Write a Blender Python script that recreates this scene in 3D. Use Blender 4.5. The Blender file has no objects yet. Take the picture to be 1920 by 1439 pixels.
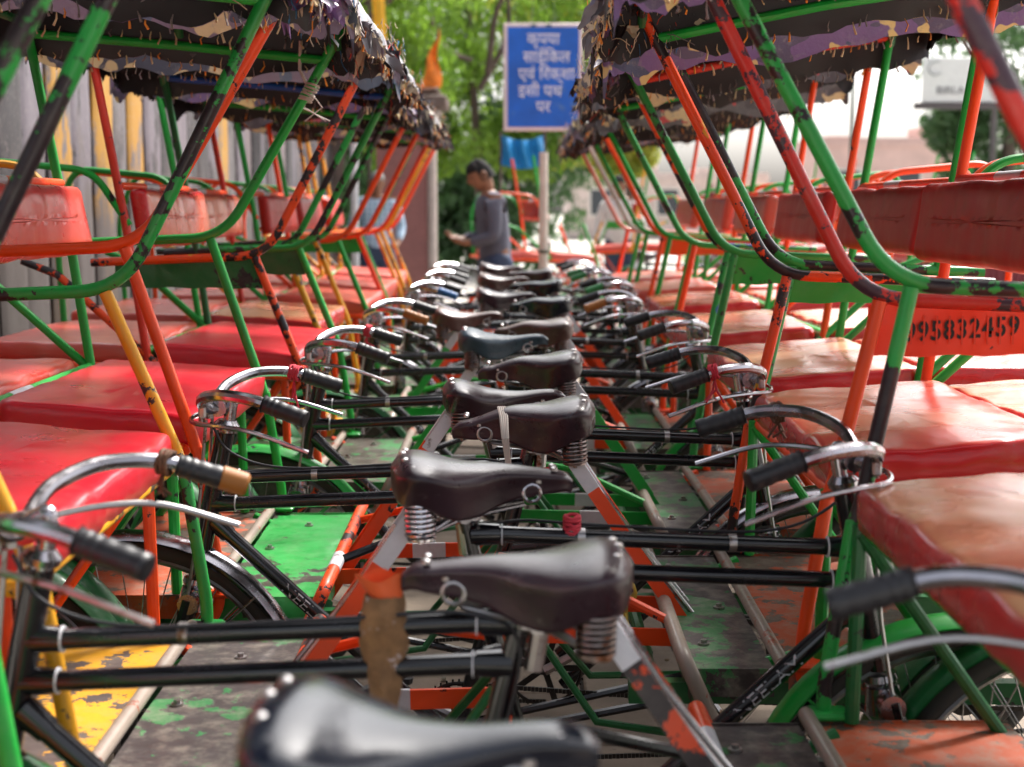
import bpy, math, random
from math import sin, cos, pi, radians, sqrt, atan2
from mathutils import Vector, Matrix, noise, Euler

random.seed(7)
scene = bpy.context.scene
COL = scene.collection

# ------------------------------------------------------------------ camera
CAM_Z = 1.35
cam_data = bpy.data.cameras.new("camera")
cam = bpy.data.objects.new("camera", cam_data)
COL.objects.link(cam)
cam_data.sensor_width = 17.3
cam_data.lens = 25.0
cam_data.clip_start = 0.05
cam_data.clip_end = 600
cam.location = (0, 0, CAM_Z)
cam.rotation_euler = (radians(90 - 6.77), 0, 0)
cam_data.dof.use_dof = True
cam_data.dof.focus_distance = 3.05
cam_data.dof.aperture_fstop = 1.9
scene.camera = cam

# ------------------------------------------------------------------ light
SUN_EL, SUN_AZ = radians(50), radians(36)      # azimuth from +Y towards +X
world = bpy.data.worlds.new("World")
scene.world = world
world.use_nodes = True
wn = world.node_tree.nodes
wl = world.node_tree.links
for n in list(wn):
    wn.remove(n)
sky = wn.new("ShaderNodeTexSky")
sky.sky_type = 'NISHITA'
sky.sun_disc = False
sky.sun_elevation = SUN_EL
sky.sun_rotation = SUN_AZ
sky.air_density = 1.0
sky.dust_density = 6.0
sky.ozone_density = 1.0
bg = wn.new("ShaderNodeBackground")
bg.inputs[1].default_value = 0.135
wo = wn.new("ShaderNodeOutputWorld")
# thin high cloud: most of the sky's colour is washed out to white
bw = wn.new("ShaderNodeRGBToBW")
wl.new(sky.outputs[0], bw.inputs[0])
skm = wn.new("ShaderNodeMix"); skm.data_type = 'RGBA'
skm.inputs[0].default_value = 0.75
wl.new(sky.outputs[0], skm.inputs[6])
wl.new(bw.outputs[0], skm.inputs[7])
wl.new(skm.outputs[2], bg.inputs[0])
wl.new(bg.outputs[0], wo.inputs[0])
sun_d = bpy.data.lights.new("sun", 'SUN')
sun_d.energy = 2.0
sun_d.angle = radians(10)
sun_d.color = (1.0, 0.95, 0.88)
sun = bpy.data.objects.new("sun", sun_d)
COL.objects.link(sun)
sd = Vector((sin(SUN_AZ) * cos(SUN_EL), cos(SUN_AZ) * cos(SUN_EL), sin(SUN_EL)))
sun.rotation_euler = sd.to_track_quat('Z', 'Y').to_euler()

scene.view_settings.view_transform = 'Standard'
scene.view_settings.look = 'None'
scene.view_settings.gamma = 1.0
scene.view_settings.exposure = 1.75
scene.view_settings.use_curve_mapping = False
scene.render.engine = 'CYCLES'
scene.cycles.max_bounces = 6
scene.cycles.use_denoising = True

# ------------------------------------------------------------------ materials
MATS = {}


def _new(name):
    m = bpy.data.materials.new(name)
    m.use_nodes = True
    nt = m.node_tree
    b = nt.nodes["Principled BSDF"]
    return m, nt, b


def _coords(nt, jitter=True):
    tc = nt.nodes.new("ShaderNodeTexCoord")
    if not jitter:
        return tc.outputs["Object"]
    oi = nt.nodes.new("ShaderNodeObjectInfo")
    mul = nt.nodes.new("ShaderNodeVectorMath"); mul.operation = 'SCALE'
    mul.inputs[0].default_value = (13.1, 7.7, 21.3)
    nt.links.new(oi.outputs["Random"], mul.inputs["Scale"])
    add = nt.nodes.new("ShaderNodeVectorMath"); add.operation = 'ADD'
    nt.links.new(tc.outputs["Object"], add.inputs[0])
    nt.links.new(mul.outputs[0], add.inputs[1])
    return add.outputs[0]


def _noise(nt, vec, scale, detail=4, rough=0.6, stretch=None):
    if stretch:
        mp = nt.nodes.new("ShaderNodeMapping")
        mp.inputs["Scale"].default_value = stretch
        nt.links.new(vec, mp.inputs["Vector"])
        vec = mp.outputs[0]
    n = nt.nodes.new("ShaderNodeTexNoise")
    n.inputs["Scale"].default_value = scale
    n.inputs["Detail"].default_value = detail
    n.inputs["Roughness"].default_value = rough
    nt.links.new(vec, n.inputs["Vector"])
    return n.outputs["Fac"]


def _ramp(nt, fac, stops, const=False):
    r = nt.nodes.new("ShaderNodeValToRGB")
    if const:
        r.color_ramp.interpolation = 'CONSTANT'
    els = r.color_ramp.elements
    while len(els) < len(stops):
        els.new(0.5)
    for e, (p, c) in zip(els, stops):
        e.position = p
        e.color = (c, c, c, 1) if not isinstance(c, tuple) else (*c, 1)
    nt.links.new(fac, r.inputs[0])
    return r.outputs[0]


def _mix(nt, fac, a, b):
    m = nt.nodes.new("ShaderNodeMix"); m.data_type = 'RGBA'
    if isinstance(fac, float):
        m.inputs[0].default_value = fac
    else:
        nt.links.new(fac, m.inputs[0])
    for s, v in ((6, a), (7, b)):
        if isinstance(v, tuple):
            m.inputs[s].default_value = (*v, 1)
        else:
            nt.links.new(v, m.inputs[s])
    return m.outputs[2]


def _bump(nt, b, h, strength=0.3, dist=0.002):
    bp = nt.nodes.new("ShaderNodeBump")
    bp.inputs["Strength"].default_value = strength
    bp.inputs["Distance"].default_value = dist
    nt.links.new(h, bp.inputs["Height"])
    nt.links.new(bp.outputs[0], b.inputs["Normal"])


def paint(name, col, wear=0.33, under=(0.014, 0.008, 0.013), rough=0.36, second=None, scale=9.0, dust=0.055):
    """chipped enamel: wear is the share of the noise range that shows the old coat"""
    if name in MATS:
        return MATS[name]
    m, nt, b = _new(name)
    v = _coords(nt)
    n1 = _noise(nt, v, scale, 7, 0.62)
    n2 = _noise(nt, v, scale * 5.0, 4, 0.7)
    md = nt.nodes.new("ShaderNodeMath"); md.operation = 'MULTIPLY_ADD'
    nt.links.new(n2, md.inputs[0]); md.inputs[1].default_value = 0.55
    nt.links.new(n1, md.inputs[2])
    mask = _ramp(nt, md.outputs[0], [(wear + 0.268, 0.0), (wear + 0.280, 1.0)])
    tone = _noise(nt, v, 3.0, 3)
    cA = _mix(nt, _ramp(nt, tone, [(0.3, 0.0), (0.7, 1.0)]), tuple(c * 0.80 for c in col), tuple(min(1, c * 1.12 + 0.004) for c in col))
    if second:
        n3 = _noise(nt, v, 5.0, 5)
        cA = _mix(nt, _ramp(nt, n3, [(0.63, 0.0), (0.645, 1.0)]), cA, second)
    c = _mix(nt, mask, under, cA)
    if dust:
        n4 = _noise(nt, v, 22.0, 5, 0.7)
        fd = nt.nodes.new("ShaderNodeMath"); fd.operation = 'MULTIPLY'
        nt.links.new(_ramp(nt, n4, [(0.45, 0.0), (0.75, 1.0)]), fd.inputs[0]); fd.inputs[1].default_value = dust * 2
        c = _mix(nt, fd.outputs[0], c, (0.30, 0.26, 0.21))
    nt.links.new(c, b.inputs["Base Color"])
    rr = _ramp(nt, n2, [(0.3, rough - 0.08), (0.75, rough + 0.22)])
    nt.links.new(rr, b.inputs["Roughness"])
    _bump(nt, b, mask, 0.5, 0.0012)
    b.inputs["Coat Weight"].default_value = 0.18
    b.inputs["Coat Roughness"].default_value = 0.10
    b.inputs["Specular IOR Level"].default_value = 0.36
    MATS[name] = m
    return m


def plain(name, col, rough=0.5, metal=0.0, var=0.15, scale=12.0, bump=0.0, coat=0.0, spots=None):
    if name in MATS:
        return MATS[name]
    m, nt, b = _new(name)
    v = _coords(nt)
    n = _noise(nt, v, scale, 5, 0.65)
    c = _mix(nt, _ramp(nt, n, [(0.3, 0.0), (0.7, 1.0)]), tuple(x * (1 - var) for x in col), tuple(min(1, x * (1 + var)) for x in col))
    if spots:
        ns = _noise(nt, v, scale * 1.7, 6, 0.7)
        c = _mix(nt, _ramp(nt, ns, [(spots[1], 0.0), (spots[1] + 0.06, 1.0)]), c, spots[0])
    nt.links.new(c, b.inputs["Base Color"])
    nt.links.new(_ramp(nt, n, [(0.3, max(0.03, rough - 0.07)), (0.7, min(1, rough + 0.12))]), b.inputs["Roughness"])
    b.inputs["Metallic"].default_value = metal
    b.inputs["Coat Weight"].default_value = coat
    b.inputs["Coat Roughness"].default_value = 0.15
    if bump:
        _bump(nt, b, n, bump, 0.004)
    MATS[name] = m
    return m


GREEN = paint('green enamel', (0.006, 0.36, 0.040), 0.31)
GREEN_W = paint('green enamel badly worn', (0.010, 0.34, 0.050), 0.50, scale=5.0)
GREEN_M = paint('green enamel chipped', (0.015, 0.32, 0.055), 0.40, second=(0.01, 0.10, 0.30))
DARKG = paint('dark green enamel', (0.006, 0.13, 0.03), 0.34)
ORANGE = paint('orange enamel', (0.88, 0.070, 0.003), 0.32, dust=0.02)
ORANGE_W = paint('orange enamel badly worn', (0.86, 0.070, 0.004), 0.465, second=(0.7, 0.33, 0.02), scale=6)
ORANGE_B = paint('orange enamel with blue chips', (0.84, 0.070, 0.005), 0.35, second=(0.02, 0.10, 0.45))
PANEL_O = paint('signal orange plate enamel', (0.90, 0.035, 0.002), 0.28, dust=0.0)
BOARD_GB = paint('bright green board', (0.02, 0.30, 0.055), 0.42, under=(0.05, 0.04, 0.035), scale=4, dust=0.12)
RED_T = paint('red enamel', (0.66, 0.030, 0.012), 0.37)
RED_W = paint('red enamel badly worn', (0.56, 0.018, 0.010), 0.46, under=(0.05, 0.02, 0.035))
YELLOW = paint('yellow enamel', (0.78, 0.36, 0.008), 0.42, under=(0.05, 0.035, 0.03))
WHITE_T = paint('pale grey enamel', (0.60, 0.58, 0.52), 0.32, under=(0.2, 0.08, 0.05))
PINK_T = paint('faded pink enamel', (0.66, 0.24, 0.18), 0.33)
BOARD_G = paint('scuffed green board', (0.02, 0.16, 0.04), 0.555, under=(0.045, 0.033, 0.033), scale=4, dust=0.3, rough=0.5)
BOARD_G2 = paint('green board', (0.02, 0.19, 0.045), 0.525, under=(0.06, 0.05, 0.04), scale=5, dust=0.15)
BOARD_Y = paint('scuffed yellow board', (0.72, 0.33, 0.01), 0.50, under=(0.09, 0.065, 0.06), scale=5, dust=0.15, rough=0.5)
BOARD_O = paint('scuffed orange board', (0.50, 0.08, 0.02), 0.48, under=(0.12, 0.08, 0.06), scale=5, dust=0.35, rough=0.55)
BARE = paint('rubbed bare steel tube', (0.30, 0.24, 0.20), 0.38, under=(0.30, 0.05, 0.01), dust=0.1)
STAY_D = paint('black stay with orange and green traces', (0.75, 0.06, 0.005), 0.56, second=(0.01, 0.28, 0.04))
TAPE = plain('white reflective tape', (0.62, 0.62, 0.66), 0.35, spots=((0.25, 0.2, 0.2), 0.62))
BLACK = plain('black bicycle enamel', (0.005, 0.005, 0.008), 0.20, var=0.3, coat=0.5, spots=((0.05, 0.045, 0.045), 0.66))
CHROME = plain('scratched chrome', (0.42, 0.40, 0.43), 0.20, metal=1.0, var=0.12, scale=30, spots=((0.28, 0.16, 0.09), 0.70))
STEEL = plain('dull steel', (0.42, 0.40, 0.40), 0.33, metal=1.0, var=0.2, spots=((0.14, 0.08, 0.05), 0.58))
RUST = plain('rusted steel', (0.12, 0.06, 0.035), 0.6, metal=0.4, var=0.5, scale=20)
GREASE = plain('greasy chain steel', (0.03, 0.026, 0.024), 0.38, metal=0.7)
RUBBER = plain('black rubber', (0.014, 0.014, 0.018), 0.42, bump=0.15)
TYRE = plain('dusty tyre rubber', (0.035, 0.031, 0.029), 0.75, bump=0.3, spots=((0.12, 0.10, 0.08), 0.60))
GRIP_Y = plain('mustard rubber grip', (0.30, 0.11, 0.015), 0.5)
GRIP_G = plain('green rubber grip', (0.02, 0.20, 0.05), 0.45)
GRIP_B = plain('blue rubber grip', (0.01, 0.10, 0.30), 0.45)


def leather(name, col, dust, rough=0.22, scuff=0.60, spread=0.22):
    m, nt, b = _new(name)
    v = _coords(nt)
    n = _noise(nt, v, 6.0, 5, 0.6)
    ns = _noise(nt, v, 55.0, 6, 0.75, (0.35, 1, 1))
    nc = _noise(nt, v, 17.0, 6, 0.7)
    c = _mix(nt, _ramp(nt, n, [(0.3, 0.0), (0.7, 1.0)]), tuple(x * 0.5 for x in col), tuple(x * 1.5 for x in col))
    c = _mix(nt, _ramp(nt, ns, [(scuff, 0.0), (scuff + 0.10, 0.65)]), c, dust)
    # dust lies on the faces that look up
    tco = nt.nodes.new("ShaderNodeTexCoord"); sp = nt.nodes.new("ShaderNodeSeparateXYZ")
    nt.links.new(tco.outputs["Normal"], sp.inputs[0])
    mr = nt.nodes.new("ShaderNodeMath"); mr.operation = 'MULTIPLY'
    nt.links.new(_ramp(nt, sp.outputs["Z"], [(0.75, 0.0), (1.0, 0.42)]), mr.inputs[0])
    nt.links.new(_ramp(nt, nc, [(0.35, 0.15), (0.65, 1.0)]), mr.inputs[1])
    c = _mix(nt, mr.outputs[0], c, dust)
    nt.links.new(c, b.inputs["Base Color"])
    nt.links.new(_ramp(nt, nc, [(0.3, rough), (0.75, rough + spread)]), b.inputs["Roughness"])
    b.inputs["Coat Weight"].default_value = 0.22
    b.inputs["Coat Roughness"].default_value = 0.14
    b.inputs["Specular IOR Level"].default_value = 0.42
    _bump(nt, b, _noise(nt, v, 28.0, 6, 0.7, (0.5, 1, 1)), 0.35, 0.003)
    return m


LEATHER = leather('dark brown saddle leather', (0.030, 0.014, 0.021), (0.13, 0.10, 0.10))
LEATHER_BR = leather('brown saddle leather', (0.075, 0.034, 0.030), (0.24, 0.17, 0.14), 0.26, 0.56)
LEATHER_B = leather('black saddle leather', (0.008, 0.010, 0.018), (0.02, 0.024, 0.034), 0.15, 0.66, 0.08)
LEATHER_BL = plain('blue black quilted saddle cover', (0.035, 0.06, 0.085), 0.32, var=0.3, scale=60, bump=0.5)
SPRING = plain('dark spring steel', (0.20, 0.16, 0.15), 0.30, metal=1.0, spots=((0.16, 0.07, 0.04), 0.55))
SPRING_C = plain('bright spring steel', (0.62, 0.58, 0.60), 0.16, metal=1.0)
FOAM = plain('cream foam threads', (0.55, 0.42, 0.24), 0.9, var=0.3)
FOAM_Y = plain('orange threads', (0.70, 0.24, 0.03), 0.9, var=0.3)
FOAM_G = plain('grey threads', (0.20, 0.17, 0.17), 0.9, var=0.3)
THREAD_B = plain('blue threads', (0.03, 0.16, 0.33), 0.8)
THREAD_R = plain('red threads', (0.60, 0.06, 0.03), 0.8)
STRING = plain('dirty white string', (0.50, 0.44, 0.40), 0.8)
STRING_R = plain('red cloth string', (0.55, 0.035, 0.06), 0.8)
STRING_Y = plain('yellow nylon string', (0.62, 0.48, 0.07), 0.6)
RAG = plain('brown rag', (0.24, 0.13, 0.06), 0.9, var=0.5, scale=18, spots=((0.5, 0.42, 0.42), 0.6), bump=0.4)


def vinyl(name, col, pale, pale_at=0.55, rough=0.30, top_sheen=0.0, coat=0.35):
    m, nt, b = _new(name)
    v = _coords(nt)
    n = _noise(nt, v, 2.2, 5, 0.6)
    n2 = _noise(nt, v, 40.0, 5, 0.65)
    c = _mix(nt, _ramp(nt, n, [(pale_at - 0.12, 0.0), (pale_at + 0.16, 1.0)]), col, pale)
    if top_sheen:      # sky sheen and wear painted into the upper face; sides keep the dye
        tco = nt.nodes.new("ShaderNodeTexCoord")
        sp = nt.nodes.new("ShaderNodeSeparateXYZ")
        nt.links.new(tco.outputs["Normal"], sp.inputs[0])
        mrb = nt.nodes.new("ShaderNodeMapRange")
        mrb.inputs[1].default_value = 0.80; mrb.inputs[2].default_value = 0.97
        mrb.inputs[3].default_value = 0.0; mrb.inputs[4].default_value = top_sheen
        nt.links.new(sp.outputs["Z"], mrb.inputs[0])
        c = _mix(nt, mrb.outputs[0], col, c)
    c = _mix(nt, _ramp(nt, n2, [(0.66, 0.0), (0.72, 1.0)]), c, tuple(x * 0.55 + 0.05 for x in col))
    c = _mix(nt, _ramp(nt, _noise(nt, v, 9.0, 6, 0.7), [(0.56, 0.0), (0.85, 0.25)]), c, (0.38, 0.26, 0.20))
    nt.links.new(c, b.inputs["Base Color"])
    nt.links.new(_ramp(nt, n, [(0.3, rough - 0.06), (0.8, rough + 0.16)]), b.inputs["Roughness"])
    b.inputs["Coat Weight"].default_value = coat
    b.inputs["Specular IOR Level"].default_value = 0.4
    b.inputs["Coat Roughness"].default_value = 0.22
    _bump(nt, b, _noise(nt, v, 7.0, 3, 0.5, (1.0, 0.5, 1.0)), 0.5, 0.012)
    return m


VIN_RED = vinyl('bright red vinyl', (0.64, 0.007, 0.026), (0.66, 0.03, 0.04))
VIN_CORAL = vinyl('coral vinyl', (0.60, 0.035, 0.030), (0.62, 0.11, 0.07), 0.46)
VIN_SALMON = vinyl('faded salmon vinyl with painted sheen', (0.54, 0.014, 0.018), (0.66, 0.18, 0.10), 0.42, 0.24, 1.0)
VIN_TAN = vinyl('worn tan vinyl with painted sheen', (0.52, 0.018, 0.022), (0.66, 0.33, 0.17), 0.42, 0.24, 1.0)
VIN_PAD = vinyl('dull brick red vinyl', (0.36, 0.008, 0.005), (0.38, 0.014, 0.009), 0.5, 0.4, 0.0, 0.05)


def camo(name, cols, scale=5.0):
    m, nt, b = _new(name)
    v = _coords(nt)
    n = _noise(nt, v, scale, 2.5, 0.5, (1.0, 1.4, 1.4))
    k = len(cols)
    stops = [(0.0, cols[0])]
    for i in range(1, k):
        stops.append((0.36 + 0.28 * (i - 1) / max(1, k - 2), cols[i]))
    c = _ramp(nt, n, stops, const=True)
    n2 = _noise(nt, v, scale * 2.3, 2, 0.5)
    c = _mix(nt, _ramp(nt, n2, [(0.60, 0.0), (0.61, 1.0)]), c, cols[-1])
    n3 = _noise(nt, v, 26.0, 6, 0.7)
    c = _mix(nt, _ramp(nt, n3, [(0.55, 0.0), (0.68, 0.6)]), c, (0.22, 0.19, 0.18))
    nt.links.new(c, b.inputs["Base Color"])
    b.inputs["Roughness"].default_value = 0.42
    _bump(nt, b, _noise(nt, v, 14.0, 4), 0.6, 0.01)
    return m


CAMO = [camo('purple camouflage oilcloth', [(0.06, 0.07, 0.12), (0.15, 0.08, 0.19), (0.08, 0.06, 0.10), (0.60, 0.43, 0.16)]),
        camo('slate camouflage oilcloth', [(0.09, 0.11, 0.15), (0.17, 0.12, 0.15), (0.05, 0.05, 0.07), (0.56, 0.42, 0.21)], 4.5),
        camo('red and grey camouflage oilcloth', [(0.40, 0.05, 0.05), (0.09, 0.08, 0.08), (0.06, 0.05, 0.05), (0.50, 0.36, 0.18)], 5.5)]


def ribbed():
    m, nt, b = _new('black ribbed lining')
    v = _coords(nt, False)
    w = nt.nodes.new("ShaderNodeTexWave")
    w.wave_type = 'BANDS'; w.bands_direction = 'Y'
    w.inputs["Scale"].default_value = 13.0
    w.inputs["Distortion"].default_value = 0.6
    w.inputs["Detail"].default_value = 1.0
    nt.links.new(v, w.inputs["Vector"])
    n = _noise(nt, v, 14.0, 5)
    c = _mix(nt, _ramp(nt, n, [(0.45, 0.0), (0.75, 1.0)]), (0.012, 0.008, 0.009), (0.036, 0.026, 0.024))
    c = _mix(nt, _ramp(nt, w.outputs["Fac"], [(0.2, 0.0), (0.6, 1.0)]), (0.0015, 0.001, 0.0015), c)
    b.inputs["Specular IOR Level"].default_value = 0.25
    nt.links.new(c, b.inputs["Base Color"])
    b.inputs["Roughness"].default_value = 0.5
    _bump(nt, b, w.outputs["Fac"], 0.9, 0.006)
    return m


RIB = ribbed()
CLOTHDARK = plain('torn black oilcloth', (0.018, 0.015, 0.018), 0.45, var=0.4)
CLOTHGREY = plain('torn grey oilcloth', (0.13, 0.12, 0.13), 0.5, var=0.4)
CLOTHCREAM = plain('torn cream backing cloth', (0.50, 0.42, 0.30), 0.8, var=0.3)


# ------------------------------------------------------------------ mesh helpers
class MB:
    def __init__(self):
        self.v = []; self.f = []; self.mi = []

    def add(self, vs, fs, mi=0):
        o = len(self.v)
        self.v.extend([tuple(p) for p in vs])
        self.f.extend([tuple(i + o for i in f) for f in fs])
        self.mi.extend([mi] * len(fs))

    def tube(self, pts, r, n=10, mi=0, closed=False, caps=True, flat=1.0):
        pts = [Vector(p) for p in pts]
        m = len(pts)
        rs = r if isinstance(r, (list, tuple)) else [r] * m
        tang = []
        for i in range(m):
            if closed:
                t = pts[(i + 1) % m] - pts[i - 1]
            else:
                t = pts[min(i + 1, m - 1)] - pts[max(i - 1, 0)]
            tang.append(t.normalized() if t.length > 1e-9 else Vector((0, 0, 1)))
        up = Vector((0, 1, 0)) if abs(tang[0].y) < 0.9 else Vector((0, 0, 1))
        nrm = (up - tang[0] * up.dot(tang[0])).normalized()
        vs = []
        for i in range(m):
            nrm = nrm - tang[i] * nrm.dot(tang[i])
            nrm = nrm.normalized() if nrm.length > 1e-6 else tang[i].orthogonal().normalized()
            bn = tang[i].cross(nrm)
            for k in range(n):
                a = 2 * pi * k / n
                vs.append(pts[i] + nrm * (cos(a) * rs[i]) + bn * (sin(a) * rs[i] * flat))
        fs = []
        for i in range(m if closed else m - 1):
            j = (i + 1) % m
            for k in range(n):
                k2 = (k + 1) % n
                fs.append((i * n + k, i * n + k2, j * n + k2, j * n + k))
        if caps and not closed:
            fs.append(tuple(reversed(range(n))))
            fs.append(tuple((m - 1) * n + k for k in range(n)))
        self.add(vs, fs, mi)

    def box(self, c, s, mi=0, M=None, bev=0.0):
        hx, hy, hz = s[0] / 2, s[1] / 2, s[2] / 2
        if bev > 0:
            b = min(bev, hx * 0.9, hy * 0.9, hz * 0.9)
            vs = []
            for z, ins in ((-hz, b), (-hz + b, 0), (hz - b, 0), (hz, b)):
                x, y = hx - ins, hy - ins
                vs += [(x - b, -y, z), (x, -y + b, z), (x, y - b, z), (x - b, y, z), (-x + b, y, z), (-x, y - b, z), (-x, -y + b, z), (-x + b, -y, z)]
            fs = []
            for k in range(3):
                for i in range(8):
                    j = (i + 1) % 8
                    fs.append((k * 8 + i, k * 8 + j, k * 8 + 8 + j, k * 8 + 8 + i))
            fs.append(tuple(reversed(range(8)))); fs.append(tuple(range(24, 32)))
        else:
            vs = [(sx * hx, sy * hy, sz * hz) for sz in (-1, 1) for sy in (-1, 1) for sx in (-1, 1)]
            fs = [(0, 2, 3, 1), (4, 5, 7, 6), (0, 1, 5, 4), (2, 6, 7, 3), (0, 4, 6, 2), (1, 3, 7, 5)]
        if M is not None:
            vs = [M @ Vector(p) for p in vs]
        vs = [(p[0] + c[0], p[1] + c[1], p[2] + c[2]) for p in vs]
        self.add(vs, fs, mi)

    def bar(self, a, b, w, t, mi=0, wdir=(0, 1, 0)):
        """flat bar from a to b, width w along wdir, thickness t"""
        a, b = Vector(a), Vector(b)
        d = (b - a).normalized()
        wv = Vector(wdir); wv = (wv - d * wv.dot(d)).normalized() * (w / 2)
        tv = d.cross(wv).normalized() * (t / 2)
        vs = [p + s1 * wv + s2 * tv for p in (a, b) for s1, s2 in ((-1, -1), (1, -1), (1, 1), (-1, 1))]
        self.add(vs, [(0, 3, 2, 1), (4, 5, 6, 7), (0, 1, 5, 4), (1, 2, 6, 5), (2, 3, 7, 6), (3, 0, 4, 7)], mi)

    def grid(self, fn, nu, nv, mi=0, closed_u=False):
        vs = [fn(i / (nu if closed_u else nu - 1), j / (nv - 1)) for i in range(nu) for j in range(nv)]
        fs = []
        for i in range(nu if closed_u else nu - 1):
            i2 = (i + 1) % nu
            for j in range(nv - 1):
                fs.append((i * nv + j, i2 * nv + j, i2 * nv + j + 1, i * nv + j + 1))
        self.add(vs, fs, mi)

    def mesh(self, name, nm=1, smooth=True, angle=35):
        me = bpy.data.meshes.new(name)
        me.from_pydata(self.v, [], self.f)
        me.update()
        if smooth:
            me.polygons.foreach_set("use_smooth", [True] * len(me.polygons))
            try:
                me.set_sharp_from_angle(angle=radians(angle))
            except Exception:
                pass
        me.polygons.foreach_set("material_index", self.mi)
        for _ in range(nm):
            me.materials.append(None)
        return me


CACHE = {}


def link(name, me, mats, parent=None, loc=None, rot=None, kind=None, label=None):
    o = bpy.data.objects.new(name, me)
    COL.objects.link(o)
    if parent is not None:
        o.parent = parent
    if loc is not None:
        o.location = loc
    if rot is not None:
        o.rotation_euler = rot
    if not isinstance(mats, (list, tuple)):
        mats = [mats]
    for i, mt in enumerate(mats):
        if i < len(o.material_slots):
            o.material_slots[i].link = 'OBJECT'
            o.material_slots[i].material = mt
    if kind:
        o['kind'] = kind
    if label:
        o['label'] = label
    return o


def part(name, key, fn, mats, parent, loc=None, rot=None, kind=None, label=None, angle=35):
    if not isinstance(mats, (list, tuple)):
        mats = [mats]
    if key is None or key not in CACHE:
        mb = MB(); fn(mb)
        me = mb.mesh(name, len(mats), angle=angle)
        if key is not None:
            CACHE[key] = me
    else:
        me = CACHE[key]
    return link(name, me, mats, parent, loc, rot, kind, label)


def empty(name, loc, rotz=0.0, label=None, cat=None, group=None):
    o = bpy.data.objects.new(name, None)
    o.empty_display_size = 0.1
    COL.objects.link(o)
    o.location = loc
    o.rotation_euler = (0, 0, rotz)
    tag(o, label, cat, group)
    return o


def tag(o, label=None, cat=None, group=None, kind=None):
    if label: o['label'] = label
    if cat: o['category'] = cat
    if group: o['group'] = group
    if kind: o['kind'] = kind
    return o


def fillet(pts, r, n=6):
    """round the inner corners of a polyline"""
    pts = [Vector(p) for p in pts]
    out = [pts[0]]
    for i in range(1, len(pts) - 1):
        p, a, b = pts[i], pts[i - 1], pts[i + 1]
        rr = min(r, (a - p).length * 0.48, (b - p).length * 0.48)
        s = p + (a - p).normalized() * rr
        e = p + (b - p).normalized() * rr
        for k in range(n + 1):
            t = k / n
            out.append(s * (1 - t) ** 2 + p * 2 * t * (1 - t) + e * t * t)
    out.append(pts[-1])
    return out


def spline(pts, n=8):
    """Catmull-Rom through pts"""
    P = [Vector(p) for p in pts]
    P = [P[0] * 2 - P[1]] + P + [P[-1] * 2 - P[-2]]
    out = []
    for i in range(1, len(P) - 2):
        for k in range(n):
            t = k / n
            a, b, c, d = P[i - 1], P[i], P[i + 1], P[i + 2]
            out.append(0.5 * ((2 * b) + (c - a) * t + (2 * a - 5 * b + 4 * c - d) * t * t + (3 * b - a - 3 * c + d) * t ** 3))
    out.append(P[-2])
    return out


def smooth_tab(tab, t):
    n = len(tab)
    for i in range(n - 1):
        if t <= tab[i + 1][0] or i == n - 2:
            x0, y0 = tab[i]; x1, y1 = tab[i + 1]
            m0 = (y1 - tab[i - 1][1]) / (x1 - tab[i - 1][0]) if i else (y1 - y0) / (x1 - x0)
            m1 = (tab[i + 2][1] - y0) / (tab[i + 2][0] - x0) if i < n - 2 else (y1 - y0) / (x1 - x0)
            h = x1 - x0; k = (t - x0) / h
            return (2 * k ** 3 - 3 * k * k + 1) * y0 + (k ** 3 - 2 * k * k + k) * h * m0 + (-2 * k ** 3 + 3 * k * k) * y1 + (k ** 3 - k * k) * h * m1


def interp(tab, t):
    for i in range(len(tab) - 1):
        if t <= tab[i + 1][0]:
            a, b = tab[i], tab[i + 1]
            k = (t - a[0]) / (b[0] - a[0]); k = k * k * (3 - 2 * k) * 0.5 + k * 0.5
            return a[1] + (b[1] - a[1]) * k
    return tab[-1][1]


def text_mesh(s, size, extrude=0.0, align='CENTER', bold=0.0, space=1.0):
    c = bpy.data.curves.new('lettering', 'FONT')
    c.body = s; c.size = size; c.extrude = extrude; c.align_x = align; c.align_y = 'CENTER'
    c.resolution_u = 3; c.offset = bold; c.space_character = space
    o = bpy.data.objects.new('lettering', c)
    COL.objects.link(o)
    bpy.context.view_layer.update()
    dg = bpy.context.evaluated_depsgraph_get()
    me = bpy.data.meshes.new_from_object(o.evaluated_get(dg))
    bpy.data.objects.remove(o)
    me.materials.clear(); me.materials.append(None)
    return me


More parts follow.
